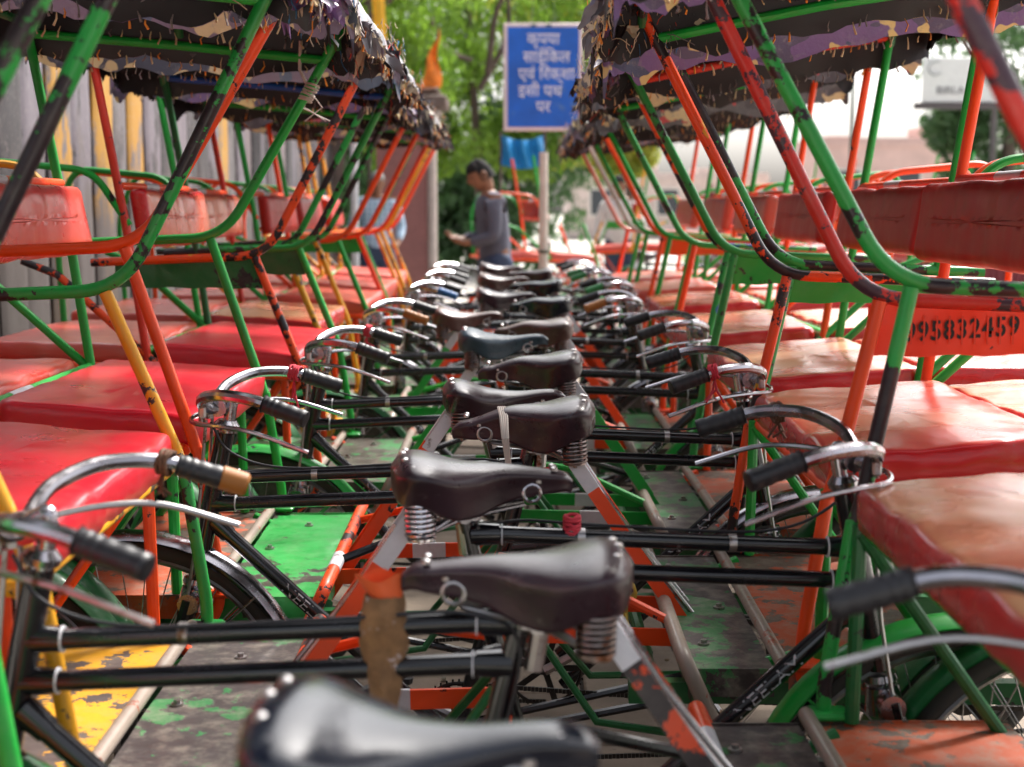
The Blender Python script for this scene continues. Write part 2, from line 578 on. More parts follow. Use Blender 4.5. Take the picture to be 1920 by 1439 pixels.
# ------------------------------------------------------------------ bicycle parts
def saddle_mesh(nose_drop, dip, skirt):
    L = 0.285
    W = [(0, 0.030), (0.03, 0.070), (0.09, 0.098), (0.2, 0.105), (0.32, 0.092), (0.45, 0.064), (0.6, 0.040), (0.8, 0.027), (0.93, 0.024), (1.0, 0.011)]
    Zt = [(0, -0.016), (0.05, 0.0), (0.15, 0.002), (0.35, -dip * 0.7), (0.6, -dip), (0.85, -nose_drop * 0.85), (0.95, -nose_drop), (1.0, -nose_drop - 0.012)]
    SK = [(0, 0.020), (0.06, 0.042), (0.16, skirt * 0.80), (0.35, skirt), (0.5, skirt * 0.9), (0.7, skirt * 0.58), (0.85, skirt * 0.40), (1.0, 0.012)]
    def f(u, v):
        t = u
        w, z, sk = smooth_tab(W, t), smooth_tab(Zt, t), max(0.008, smooth_tab(SK, t))
        s = v * 2 - 1
        sg = 1 if s >= 0 else -1
        a = abs(s)
        h1 = min(0.024, w * 0.42)
        if a < 0.62:
            th = a / 0.62 * pi / 2
            y = w * sin(th); zz = z - h1 * (1 - cos(th))
        else:
            k = (a - 0.62) / 0.38
            y = w * (1 - 0.16 * k * k - 0.07 * sin(k * pi) * min(1, t * 2)); zz = z - h1 - sk * k
        x = -t * L + 0.13
        return (-x, y * sg, zz)
    mb = MB(); mb.grid(f, 34, 29)
    n = 29
    # close the back and the nose, then give the leather a thickness by an inner skin
    base = list(mb.v); cnt = len(base)
    inner = []
    for i in range(34):
        for j in range(n):
            p = Vector(base[i * n + j])
            cx = Vector((p.x * 0.985 + 0.0, p.y * 0.93, p.z - 0.005))
            inner.append(tuple(cx))
    mb.v.extend(inner)
    for i in range(33):
        for j in range(n - 1):
            a = cnt + i * n + j
            mb.f.append((a, a + 1, a + n + 1, a + n)); mb.mi.append(0)
        for j in (0, n - 1):
            a = i * n + j
            q = (a, a + n, cnt + a + n, cnt + a) if j == 0 else (a, cnt + a, cnt + a + n, a + n)
            mb.f.append(q); mb.mi.append(0)
    for i in (0, 33):
        for j in range(n - 1):
            a = i * n + j
            mb.f.append((a, a + 1, cnt + a + 1, cnt + a)); mb.mi.append(0)
    return mb


def coil(mb, c, r, h, turns, wr=0.0028, axis_tilt=0.0, mi=0):
    pts = []
    N = turns * 14
    for i in range(N + 1):
        a = 2 * pi * turns * i / N
        z = -h / 2 + h * i / N
        pts.append((c[0] + cos(a) * r + z * axis_tilt, c[1] + sin(a) * r, c[2] + z))
    mb.tube(pts, wr, 6, mi)


def disc(mb, c, r, depth, axis='y', n=20, mi=0):
    a = {'x': (1, 0, 0), 'y': (0, 1, 0), 'z': (0, 0, 1)}[axis]
    c = Vector(c); a = Vector(a) * depth / 2
    mb.tube([c - a, c + a], r, n, mi)


def ring_tube(mb, c, R, r, n=48, m=8, mi=0, flat=1.0):
    pts = [(c[0] + cos(2 * pi * i / n) * R, c[1], c[2] + sin(2 * pi * i / n) * R) for i in range(n)]
    mb.tube(pts, r, m, mi, closed=True, flat=flat)


def build_saddle(root, c, dx):
    s = c['saddle']
    key = s.get('shape', 0)
    shapes = [(0.030, 0.016, 0.053), (0.020, 0.022, 0.048), (0.036, 0.010, 0.062)]
    if ('saddle', key) not in CACHE:
        CACHE[('saddle', key)] = saddle_mesh(*shapes[key]).mesh('saddle', 1, angle=50)
    z = 0.958 + s.get('dz', 0)
    o = link('saddle', CACHE[('saddle', key)], s['mat'], root, (dx + s.get('dx', 0), 0, z), (0, radians(s.get('tilt', 0)), radians(s.get('yaw', 0))))
    sp = s.get('spring', SPRING)
    def rivets(mb):
        for x, y, zz in ((-0.108, 0.045, 0.0), (-0.108, -0.045, 0.0), (-0.112, 0, 0.003), (-0.095, 0.076, -0.008), (-0.095, -0.076, -0.008), (0.125, 0.014, -0.022), (0.125, -0.014, -0.022), (0.10, 0.022, -0.040), (0.10, -0.022, -0.040)):
            pts = [(x, y, zz - 0.004), (x, y, zz + 0.0006), (x, y, zz + 0.0024)]
            mb.tube(pts, [0.0058, 0.0058, 0.0030], 10)
    part('rivet', 'rivets', rivets, STEEL, o, kind='stuff')
    def springs(side):
        def f(mb):
            coil(mb, (-0.085, side * 0.062, -0.088), 0.0225, 0.062, 8, 0.0030)
            mb.tube([(-0.085, side * 0.062, -0.130), (-0.085, side * 0.062, -0.03)], 0.004, 8)
            disc(mb, (-0.085, side * 0.062, -0.055), 0.020, 0.004, 'z')
            disc(mb, (-0.085, side * 0.062, -0.121), 0.022, 0.004, 'z')
        return f
    part('rear_spring', 'spr-', springs(-1), sp, o)
    part('rear_spring', 'spr+', springs(1), sp, o)
    def rails(mb):
        for sd_ in (-1, 1):
            mb.tube(fillet([(-0.085, sd_ * 0.062, -0.122), (-0.02, sd_ * 0.035, -0.085), (0.08, sd_ * 0.018, -0.066), (0.125, sd_ * 0.012, -0.05)], 0.03), 0.0036, 7)
            mb.tube(fillet([(-0.080, sd_ * 0.050, -0.122), (-0.02, sd_ * 0.025, -0.098), (0.08, sd_ * 0.012, -0.080)], 0.03), 0.0034, 7)
            pts = [(0.090 + 0.014 * cos(a), sd_ * 0.018, -0.060 + 0.014 * sin(a)) for a in [2 * pi * k / 12 for k in range(22)]]
            mb.tube([(p[0], p[1] + sd_ * 0.0004 * i, p[2]) for i, p in enumerate(pts)], 0.0030, 6)
        mb.box((-0.015, 0, -0.095), (0.05, 0.055, 0.026), bev=0.006)
        disc(mb, (-0.015, 0, -0.095), 0.010, 0.078, 'y', 10)
        mb.tube([(-0.02, 0, -0.10), (-0.012, 0, -0.16)], 0.0125, 10)
    part('spring_rail', 'rails', rails, c['saddle'].get('rail', STEEL), o)
    return o


def handlebar_half(sg, raise_=0.0):
    return [(0.585, 0, 0.955), (0.605, sg * 0.05, 0.958), (0.598, sg * 0.115, 0.985), (0.560, sg * 0.180, 1.002 + raise_), (0.515, sg * 0.215, 1.004 + raise_), (0.472, sg * 0.235, 0.998 + raise_), (0.430, sg * 0.243, 0.984 + raise_), (0.400, sg * 0.249, 0.974 + raise_)]


def build_bike(root, c, dx):
    """bicycle front end: everything the rider sits on, built about the saddle"""
    vs = -1 if c['side'] == 'L' else 1     # local y side that looks at the street end with the sign lettering
    off = (dx, 0, 0)
    TX = -0.345 if c['side'] == 'L' else -0.415

    def frame(mb):
        mb.tube([(0.578, 0, 0.905), (0.640, 0, 0.615)], 0.019, 14)
        for p0, p1, r in (((-0.01, 0, 0.838), (0.590, 0, 0.813), 0.0135), ((0.0, 0, 0.784), (0.600, 0, 0.759), 0.0135),
                          ((-0.03, 0, 0.875), (0.115, 0, 0.285), 0.0145),
                          ((0.606, 0, 0.725), (0.150, 0, 0.300), 0.0155), ((0.622, 0, 0.655), (0.160, 0, 0.225), 0.0155)):
            mb.tube([p0, p1], r, 12)
        for x, z, d in ((0.552, 0.8146, 0), (0.560, 0.7607, 0), (0.03, 0.8363, 0), (0.035, 0.7825, 0)):
            mb.tube([(x, 0, z), (x + (0.045 if x > 0.3 else -0.045), 0, z)], [0.0165, 0.019], 12)
        for p, q in (((0.606, 0, 0.725), (0.574, 0, 0.695)), ((0.622, 0, 0.655), (0.590, 0, 0.625))):
            mb.tube([p, q], [0.020, 0.0175], 12)
        mb.tube([(0.115, -0.035, 0.285), (0.115, 0.035, 0.285)], 0.024, 14)
        for y in (-0.045, 0.045):
            mb.tube([(0.115, y, 0.285), (-0.42, y * 1.5, 0.40)], 0.009, 8)
    part('bicycle_frame', 'bframe', frame, BLACK, root, off)

    for k, (x, z) in enumerate(((0.5515, 0.8146), (0.5595, 0.7607), (0.034, 0.8362), (0.039, 0.7824))):
        part('lug_ring', ('lring', k), lambda mb, x=x, z=z: mb.tube([(x - 0.001, 0, z), (x + 0.001, 0, z)], 0.0171, 14), TAPE, root, off)
    part('headset', 'hs1', lambda mb: mb.tube([(0.5765, 0, 0.912), (0.5745, 0, 0.921), (0.573, 0, 0.930)], [0.024, 0.026, 0.018], 14), CHROME, root, off)
    part('headset', 'hs2', lambda mb: mb.tube([(0.641, 0, 0.608), (0.6425, 0, 0.598), (0.645, 0, 0.586)], [0.026, 0.028, 0.022], 14), CHROME, root, off)

    def clips(mb):
        for x in (0.16, 0.40):
            mb.tube([(x - 0.006, 0, 0.838 - 0.0415 * x), (x + 0.006, 0, 0.838 - 0.0415 * x)], 0.0150, 12)
    part('frame_clip', 'fclip', clips, STEEL, root, off, kind='stuff')
    part('brake_cable', 'cable', lambda mb: mb.tube(spline([(0.60, 0.03, 0.93), (0.56, 0.035, 0.87), (0.45, 0.019, 0.836), (0.20, 0.018, 0.846), (0.04, 0.020, 0.852), (-0.02, 0.016, 0.80), (0.03, 0.018, 0.60), (0.08, 0.02, 0.42)], 6), 0.0026, 6), RUBBER, root, off)

    # seat stays: pairs of flat painted strips that run down to the passenger frame
    sc = c.get('stay', ORANGE)
    for y in (-0.05, 0.05):
        st_ = part('seat_stay', ('stay', y), lambda mb, y=y: mb.bar((-0.105, y, 0.872), (-0.40, y * 1.6, 0.44), 0.027, 0.006, 0, wdir=(1, 0, 0.7)), sc, root, off)
        part('tape_band', ('stayt', y), lambda mb, y=y: mb.bar((-0.103, y, 0.875), (-0.155, y * 1.1, 0.799), 0.028, 0.0075, 0, wdir=(1, 0, 0.7)), TAPE, st_)
        fb = part('frame_bar', ('fbar', y), lambda mb, y=y: mb.bar((0.05, y * 2.4, 0.53), (-0.38, y * 2.4, 0.52), 0.034, 0.007, 0, wdir=(0, 0, 1)), sc, root, off)
        part('tape_band', ('fbart', y), lambda mb, y=y: mb.bar((-0.12, y * 2.4, 0.526), (-0.20, y * 2.4, 0.5242), 0.035, 0.0085, 0, wdir=(0, 0, 1)), TAPE, fb)
    part('frame_lug', 'flug', lambda mb: mb.box((0.04, 0, 0.53), (0.02, 0.25, 0.03)), sc, root, off)
    if c.get('rods'):
        for y in (-0.034, 0.034):
            part('stay_rod', ('srod', y), lambda mb, y=y: mb.tube([(-0.135, y, 0.845), (-0.20, y * 1.1, 0.745), (-0.47, y * 1.3, 0.40)], 0.0055, 8), CHROME, root, off)
    for y in (-0.11, 0.11):
        part('truss_tube', ('truss', y, c['side'], dx), lambda mb, y=y: mb.tube([(0.03, y * 0.3, 0.66), (-0.10, y, 0.655), (TX - dx, y * 1.9, 0.578)], 0.0095, 8), BLACK if y < 0 else c.get('truss', sc), root, off)
        part('kick_rod', ('kick', y), lambda mb, y=y: mb.tube([(0.02, y * 0.4, 0.60), (-0.16, y * 1.3, 0.36), (-0.46, y * 2.0, 0.34)], 0.0080, 8), c.get('truss', DARKG), root, off)
    # fork
    for y in (-0.046, 0.046):
        part('fork_blade', ('fork', y), lambda mb, y=y: mb.tube(spline([(0.652, y, 0.575), (0.690, y, 0.45), (0.735, y * 1.1, 0.375), (0.775, y * 1.15, 0.345)], 4), [0.013] * 5 + [0.011] * 4 + [0.009] * 4, 9), c.get('fork', BLACK), root, off)
    part('fork_crown', 'crown', lambda mb: (mb.tube([(0.650, -0.056, 0.566), (0.650, 0.056, 0.566)], 0.021, 12), mb.tube([(0.645, 0, 0.588), (0.652, 0, 0.545)], [0.027, 0.032], 14)), CHROME, root, off)
    wheel(root, (dx + 0.775, 0, 0.345), c.get('rim', STEEL), 0.330)
    mudguard(root, (dx + 0.775, 0, 0.345), 0.362, radians(-8), radians(158), c.get('mud', CHROME))

    # handlebar
    lod = c.get('lod', 0)
    rz = c.get('bar_turn', 0.0)
    hb = empty_part('handlebar', root, (dx + 0.575, 0, 0), rz)
    def bar(mb):
        for sg in (-1, 1):
            mb.tube([(p.x - 0.575, p.y, p.z) for p in spline(handlebar_half(sg), 4)], 0.0112, 10)
        mb.tube([(-0.002, 0, 0.91), (-0.012, 0, 0.965)], 0.0125, 12)
        mb.tube(fillet([(-0.012, 0, 0.965), (-0.010, 0, 0.975), (0.022, 0, 0.958)], 0.02), 0.0125, 12)
        mb.tube([(0.012, -0.024, 0.956), (0.012, 0.024, 0.956)], 0.0175, 12)
    hb2 = part('handlebar_tube', 'hbar', bar, CHROME, hb)
    for sg in (-1, 1):
        gm = c.get('grips', (RUBBER, RUBBER))[0 if sg * vs > 0 else 1]
        def grip(mb, sg=sg):
            pts = [(0.458 - 0.575, sg * 0.238, 0.994), (0.455 - 0.575, sg * 0.2385, 0.993), (0.430 - 0.575, sg * 0.243, 0.984), (0.382 - 0.575, sg * 0.252, 0.968), (0.378 - 0.575, sg * 0.253, 0.9665)]
            P = []
            R = []
            NG = 40
            for i in range(NG):
                t = i / (NG - 1)
                k = t * (len(pts) - 1)
                a = min(int(k), len(pts) - 2); ff = k - a
                P.append(Vector(pts[a]).lerp(Vector(pts[a + 1]), ff))
                R.append(0.0150 + (0.0009 if i % 4 < 2 else 0) + (0.0022 if i in (1, 2, 3) else 0) + 0.0008 * sin(t * 3.1) - (0.004 if i in (0, NG - 1) else 0))
            mb.tube(P, R, 12)
        gp = part('grip', ('grip', sg), grip, gm, hb)
        if c.get('far_tip') and sg * vs < 0:
            part('grip_sleeve', ('gsl', sg), lambda mb, sg=sg: mb.tube([(0.400 - 0.575, sg * 0.2485, 0.9745), (0.398 - 0.575, sg * 0.249, 0.974), (0.366 - 0.575, sg * 0.255, 0.9625), (0.362 - 0.575, sg * 0.2555, 0.961)], [0.0150, 0.0175, 0.0172, 0.013], 12), GRIP_Y, gp)
    for sg in (-1, 1):
        def lever(mb, sg=sg):
            P = spline([(0.035, sg * 0.02, 0.950), (0.052, sg * 0.065, 0.945), (0.035, sg * 0.13, 0.942), (-0.03, sg * 0.195, 0.945), (-0.10, sg * 0.232, 0.938), (-0.20, sg * 0.250, 0.905)], 4)
            mb.tube(P, 0.0046, 7)
            mb.tube([(0.040, sg * 0.028, 0.968), (0.044, sg * 0.028, 0.930)], 0.006, 8)
        part('brake_lever', ('lever', sg), lever, c.get('lever', CHROME), hb)
        part('lever_clip', ('lclip', sg), lambda mb, sg=sg: mb.box((0.028, sg * 0.09, 0.962), (0.014, 0.012, 0.034), bev=0.003), STEEL, hb)
        part('clamp_bolt', ('cbolt', sg), lambda mb, sg=sg: mb.tube([(0.030, sg * 0.020, 0.972), (0.030, sg * 0.020, 0.936)], 0.010, 6), STEEL, hb)
        part('brake_rod', ('brod', sg), lambda mb, sg=sg: mb.tube([(0.034, sg * 0.030, 0.935), (0.056, sg * 0.040, 0.70), (0.075, sg * 0.042, 0.59), (0.115, sg * 0.055, 0.50)], 0.0036, 6), STEEL, hb)

    # cranks, chain
    def ring(mb):
        y = -0.055
        ring_tube(mb, (0.115, y, 0.285), 0.086, 0.0042, 40, 6)
        for k in range(5):
            a = 2 * pi * k / 5
            mb.bar((0.115, y, 0.285), (0.115 + 0.084 * cos(a), y, 0.285 + 0.084 * sin(a)), 0.014, 0.004, 0, wdir=(-sin(a), 0, cos(a)))
        for k in range(44):
            a = 2 * pi * k / 44
            mb.box((0.115 + 0.092 * cos(a), y, 0.285 + 0.092 * sin(a)), (0.004, 0.003, 0.006))
    part('crankset', 'crank', ring, GREASE, root, off)
    ca = 0.5
    for sg, yy in ((1, -0.075), (-1, 0.075)):
        ex, ez = 0.115 + sg * 0.165 * cos(ca), 0.285 + sg * 0.165 * sin(ca)
        cr = part('crank_arm', ('carm', sg), lambda mb, yy=yy, ex=ex, ez=ez: mb.tube([(0.115, yy, 0.285), (ex, yy, ez)], [0.012, 0.009], 8), STEEL, root, off)
        part('pedal', ('pedal', sg), lambda mb, yy=yy, ex=ex, ez=ez: mb.box((ex, yy * 1.75, ez), (0.09, 0.095, 0.022), bev=0.006), RUBBER, cr)
    def chain(mb):
        path = []
        for i in range(150):
            t = i / 149
            path.append((0.115 - 1.2 * t, -0.055, 0.370 - 0.05 * t - 0.012 * sin(t * pi)))
        for i, p in enumerate(path):
            mb.box((p[0], p[1], p[2]), (0.0075, 0.006 if i % 2 else 0.0035, 0.0095))
            q = (p[0], p[1], p[2] - 0.165 + 0.12 * (i / 149))
            mb.box(q, (0.0075, 0.006 if i % 2 else 0.0035, 0.0095))
    part('chain', 'chain', chain, GREASE, root, off, kind='stuff')

    # lettering transfer wrapped round the upper down tube
    if c.get('lettering'):
        a = Vector((0.150, 0, 0.300)); b = Vector((0.606, 0, 0.725))
        if vs > 0:
            a, b = b, a
        d = (b - a).normalized()
        nv = Vector((0, vs, 0))
        pp = nv.cross(d)
        key = ('neelam', vs)
        if key not in CACHE:
            me = text_mesh("NEELAM", 0.030)
            ctr = a.lerp(b, 0.42 if vs > 0 else 0.68)
            R = 0.0161
            for v in me.vertices:
                an = v.co.y / R
                v.co = ctr + d * (v.co.x * 1.25) + pp * (sin(an) * R) + nv * (cos(an) * R)
            CACHE[key] = me
        link('lettering', CACHE[key], TAPE, root, off)


def empty_part(name, parent, loc, rz):
    # a handlebar turns as one piece: its hub clamp is the mesh that carries tube, grips and levers
    o = part(name, 'clamp', lambda mb: (mb.tube([(0.0, 0, 0.905), (-0.003, 0, 0.925)], 0.0155, 12),
                                        mb.box((-0.012, 0, 0.978), (0.014, 0.014, 0.012), bev=0.003)), CHROME, parent, loc, (0, 0, rz))
    return o


def wheel(parent, c, rim_mat, R=0.330, y_off=0.0):
    w = part('wheel', ('rim', R), lambda mb: (ring_tube(mb, (0, 0, 0), R - 0.026, 0.0135, 56, 6, 0, 0.62),), rim_mat, parent, c, (0, random.random() * 0.3, 0))
    part('tyre', ('tyre', R), lambda mb: tyre(mb, R), TYRE, w)
    def sp(mb):
        disc(mb, (0, 0, 0), 0.019, 0.075, 'y', 14)
        disc(mb, (0, 0, 0), 0.007, 0.12, 'y', 8)
        for k in range(36):
            a = 2 * pi * k / 36
            s = 1 if k % 2 else -1
            a2 = a + (0.45 if (k // 2) % 2 else -0.45)
            mb.tube([(0.018 * cos(a2), s * 0.033, 0.018 * sin(a2)), ((R - 0.034) * cos(a), 0, (R - 0.034) * sin(a))], 0.00125, 4, caps=False)
    part('spoke', ('spokes', R), sp, STEEL, w, kind='stuff')
    return w


def tyre(mb, R):
    n, m = 72, 10
    vs = []
    for i in range(n):
        a = 2 * pi * i / n
        for k in range(m):
            b = 2 * pi * k / m
            r = 0.0175 * (1 + (0.05 if (i % 2 and abs(b) < 1.2 or b > 5.1) else 0))
            rr = R - 0.008 + r * cos(b)
            vs.append((rr * cos(a), r * 0.95 * sin(b), rr * sin(a)))
    fs = [(i * m + k, i * m + (k + 1) % m, ((i + 1) % n) * m + (k + 1) % m, ((i + 1) % n) * m + k) for i in range(n) for k in range(m)]
    mb.add(vs, fs)


def mudguard(parent, c, R, a0, a1, mat, w=0.034):
    def f(mb):
        def g(u, v):
            a = a0 + (a1 - a0) * u
            s = v * 2 - 1
            r = R - 0.016 * s * s
            return (r * cos(a), w * s, r * sin(a))
        mb.grid(g, 30, 9)
        def g2(u, v):
            p = Vector(g(u, v)); k = (p.xz.length - 0.003) / p.xz.length
            return (p.x * k, p.y * 0.97, p.z * k)
        n0 = len(mb.f)
        mb.grid(g2, 30, 9)
        for i in range(n0, len(mb.f)):
            mb.f[i] = tuple(reversed(mb.f[i]))
        for s in (-1, 1):
            for a in (a0 + 0.25, a1 - 0.35):
                mb.tube([(0, s * 0.05, 0), (R * 0.95 * cos(a), s * w, R * 0.95 * sin(a))], 0.0025, 5)
    part('mudguard', ('mud', R, round(a0, 2), w), f, mat, parent, c)


# ------------------------------------------------------------------ passenger body
def rrect_loft(mb, hx, hy, rc, rows, ndiv=7, disp=None, M=None):
    """rows: list of (inset, z); loops of a rounded rectangle lofted, last row filled by a fan"""
    loops = []
    for ins, z in rows:
        r = max(rc - ins * 0.6, 0.004)
        ax, ay = hx - ins, hy - ins
        r = min(r, ax * 0.95, ay * 0.95)
        lp = []
        for qx, qy, a0 in ((1, 1, 0), (-1, 1, 90), (-1, -1, 180), (1, -1, 270)):
            cx, cy = qx * (ax - r), qy * (ay - r)
            for k in range(ndiv + 1):
                a = radians(a0 + 90 * k / ndiv)
                lp.append(Vector((cx + r * cos(a), cy + r * sin(a), z)))
            # points along the straight side to the next corner
            nx, ny, na = {(1, 1): (-1, 1, 90), (-1, 1): (-1, -1, 180), (-1, -1): (1, -1, 270), (1, -1): (1, 1, 0)}[(qx, qy)]
            nxt = Vector((nx * (ax - r) + r * cos(radians(na)), ny * (ay - r) + r * sin(radians(na)), z))
            last = lp[-1]
            K = 40
            for k in range(1, K):
                lp.append(last.lerp(nxt, k / K))
        loops.append(lp)
    n = len(loops[0])
    vs = [p for lp in loops for p in lp]
    ctr = Vector((0, 0, rows[-1][1])); vs.append(ctr)
    if disp:
        vs = [disp(p) for p in vs]
    if M is not None:
        vs = [M @ p for p in vs]
    fs = []
    for i in range(len(loops) - 1):
        for k in range(n):
            k2 = (k + 1) % n
            fs.append((i * n + k, i * n + k2, (i + 1) * n + k2, (i + 1) * n + k))
    li = (len(loops) - 1) * n
    for k in range(n):
        fs.append((li + k, li + (k + 1) % n, len(vs) - 1))
    fs.append(tuple(reversed(range(n))))
    mb.add(vs, fs)


def cushion_fn(hx, hy, h, seed, crown=0.007, wr=0.005):
    def disp(p):
        q = Vector(p)
        top = max(0.0, q.z / h)
        e = (1 - (q.x / hx) ** 4) * (1 - (q.y / hy) ** 4)
        n1 = noise.noise(Vector((q.x * 7 + seed, q.y * 5, seed)))
        n2 = noise.noise(Vector((q.x * 22 + seed * 3, q.y * 18, q.z * 14)))
        fr = max(0.0, (q.x / hx - 0.55) / 0.45)      # gathers where the vinyl is pulled over the front edge
        q.z += top * fr * 0.0035 * sin(q.y * 34 + 3 * noise.noise(Vector((q.y * 5, seed, 2))))
        q.z += top * (crown * e + wr * n1 * 1.3) + n2 * wr * 0.35
        side = 1 - e
        ang = atan2(q.y, q.x)
        q.x += side * 0.004 * noise.noise(Vector((ang * 9, q.z * 40, seed)))
        q.y += side * 0.004 * noise.noise(Vector((ang * 9, q.z * 40, seed + 9)))
        return q
    def f(mb):
        rows = [(0.004, 0.0), (0.0, 0.006), (-0.003, h * 0.4), (-0.002, h * 0.7), (0.0, h * 0.86), (0.004, h * 0.95), (0.010, h * 0.99), (0.018, h), (0.04, h)]
        k = 0.08
        while k < min(hx, hy) * 0.93:
            rows.append((k, h)); k += 0.035
        rrect_loft(mb, hx, hy, 0.035, rows, disp=disp)
    return f


HW = 0.44     # half width between the side hoops


def build_body(root, c):
    AH = c.get('arm', 1.22)
    cx = c.get('cush_x', -0.615)      # front edge of the seat cushion
    vs = -1 if c['side'] == 'L' else 1
    Ctop = (-0.425, 1.735)

    for near in (True, False):
        y = vs * HW if near else -vs * HW
        sl = c.get('slope', 0.06 if c['side'] == 'L' else 0.13)
        hoop_m = c['hoop'][0 if near else 1]
        post_m = c['post'][0 if near else 1]
        low_m = c.get('low', c['post'])[0 if near else 1]
        pt = -0.70
        pb = -0.612 if c['side'] == 'L' else -0.668
        def hoop(mb, y=y):
            P = fillet([(-1.20, y, AH - 0.02), (pt, y, AH), (Ctop[0], y, Ctop[1]), (Ctop[0] + 0.045, y, Ctop[1] + 0.085)], 0.085, 8)
            # subdivide the long straight runs so the tube can wander a little
            Q = [P[0]]
            for p in P[1:]:
                d = (p - Q[-1]).length
                k = max(1, int(d / 0.10))
                a = Q[-1]
                for i in range(1, k + 1):
                    Q.append(a.lerp(p, i / k))
            Q = [q + Vector((noise.noise(q * 3) * 0.003, noise.noise(q * 3 + Vector((5, 5, 5))) * 0.003, 0)) for q in Q]
            mb.tube(Q, 0.0125, 14)
        part('canopy_hoop', ('hoop', round(AH, 3), round(y, 2)), hoop, hoop_m, root)
        part('seat_post', ('post', round(AH, 3), round(y, 2), pb), lambda mb, y=y: mb.tube([(pt - 0.034, y, AH - 0.004), (pb, y, 0.90), (pb + 0.012, y, 0.86)], 0.0122, 14), post_m, root)
        part('lower_post', ('lpost', round(y, 2), pb), lambda mb, y=y: (mb.tube(fillet([(pb + 0.012, y, 0.87), (pb + 0.052, y, 0.60), (pb + 0.047, y, 0.52), (pb - 0.07, y * 0.98, 0.44)], 0.05), 0.0120, 12),
                                                                     mb.box((pb + 0.047, y * 0.985, 0.566), (0.07, 0.05, 0.012), bev=0.004)), low_m, root)
        rear_m = c.get('rear', c['post'])[0 if near else 1]
        part('rear_post', ('rpost', round(y, 2), sl), lambda mb, y=y: mb.tube([(-1.045, y, 0.885), (-1.10, y, 1.30), (-1.185, y, 1.745 + 0.90 * sl)], 0.0125, 12), rear_m, root)
        part('side_strut', ('strut', round(AH, 2), round(y, 2)), lambda mb, y=y: mb.tube([(-1.40, y, 1.20), (-1.30, y, 1.16), (-1.02, y, 0.90)], 0.0115, 12), c.get('strut', c['post'])[0 if near else 1], root)
        rail_m = c.get('loop', (ORANGE, GREEN))[0 if near else 1]
        part('rear_handrail', ('rrail', round(y, 2)), lambda mb, y=y: mb.tube(fillet([(-1.09, y, 1.30), (-1.19, y, 1.455), (-1.50, y, 1.485), (-1.57, y, 1.30), (-1.55, y, 0.90)], 0.06), 0.0105, 10), rail_m, root)
        if c.get('panel') and (near or c.get('panel_both')):
            pm = c['panel']
            ph = c.get('panel_h', 0.085)
            def panel(mb, y=y):
                N = 20
                def g(u, v):
                    x = -0.715 - u * 0.42
                    z = AH - 0.010 - v * ph * (1 - 0.05 * u) + 0.002 * sin(u * 23) * v
                    return (x, y + 0.001 * sin(u * 15 + v * 4), z)
                mb.grid(g, N, 5)
                n0 = len(mb.f)
                mb.grid(lambda u, v: (g(u, v)[0], g(u, v)[1] - vs * 0.003, g(u, v)[2]), N, 5)
            po = part('side_panel', None, panel, pm, root)
            if c.get('number') and near:
                me = text_mesh(c['number'], 0.046, 0, bold=0.0009, space=1.12)
                # stencil breaks: digits squeezed in rows, cut by thin bridges
                for v in me.vertices:
                    tx, ty = v.co.x, v.co.y
                    v.co = Vector((-0.872 - tx * 0.84 * (1 if vs > 0 else -1), y + vs * 0.0034, AH - 0.053 + ty * 1.0 + (tx * 0.05)))
                lo = link('number', me, plain('black stencil paint', (0.015, 0.012, 0.012), 0.6), po)
                def bridges(mb):
                    xs = [v.co.x for v in me.vertices]
                    x0, x1 = min(xs), max(xs)
                    nd = len(c['number'])
                    for k in range(nd):
                        xc = x1 - (k + 0.5) * (x1 - x0) / nd
                        mb.box((xc, y + vs * 0.0042, AH - 0.053), (0.0030, 0.0006, 0.048))
                part('stencil_bridge', None, bridges, pm, po)

    # seat frame rails
    rm = c.get('rail', c['post'])
    fx = -0.628 if c['side'] == 'L' else -0.672
    for near in (True, False):
        y = vs * HW if near else -vs * HW
        part('seat_rail', ('srail', round(y, 2), c['side']), lambda mb, y=y: mb.tube([(fx, y * 1.0, 0.866), (-1.06, y, 0.892), (-1.58, y, 0.91)], 0.0125, 12), rm[0 if near else 1], root)
    for k, (x, z) in enumerate(((fx, 0.862), (-1.57, 0.905))):
        part('seat_cross_rail', ('scross', k, c['side']), lambda mb, x=x, z=z: mb.tube([(x, -HW, z), (x, HW, z)], 0.012, 12), rm[1], root)
    dv = part('seat_divider', 'sdiv', lambda mb: mb.tube([(-1.055, -HW, 0.938), (-1.055, HW, 0.938)], 0.013, 12), c.get('div', GREEN), root)
    part('tape_band', 'dtape', lambda mb: mb.tube([(-1.055, -0.20, 0.938), (-1.055, -0.06, 0.938)], 0.0138, 12), TAPE, dv)
    # cushions
    hx = 0.208
    sd_ = c.get('seed', 1) % 4
    part('seat_cushion', ('cush', sd_, 0), cushion_fn(hx, 0.428, 0.072, sd_ * 7.3 + 1), c['cush'], root, (cx - hx, 0, 0.876), (0, radians(4.2), 0), angle=60)
    part('rear_cushion', ('cush', sd_, 1), cushion_fn(0.225, 0.425, 0.055, sd_ * 5.1 + 3), c.get('cush2', c['cush']), root, (-1.31, 0, 0.908), (0, radians(1.5), 0), angle=60)
    part('seat_base', 'sbase', lambda mb: mb.box((-1.14, 0, 0.872), (0.86, 0.86, 0.012), M=Matrix.Rotation(radians(2.4), 3, 'Y')), DARKG, root)
    # backrest
    bx = c.get('back_x', -1.085)
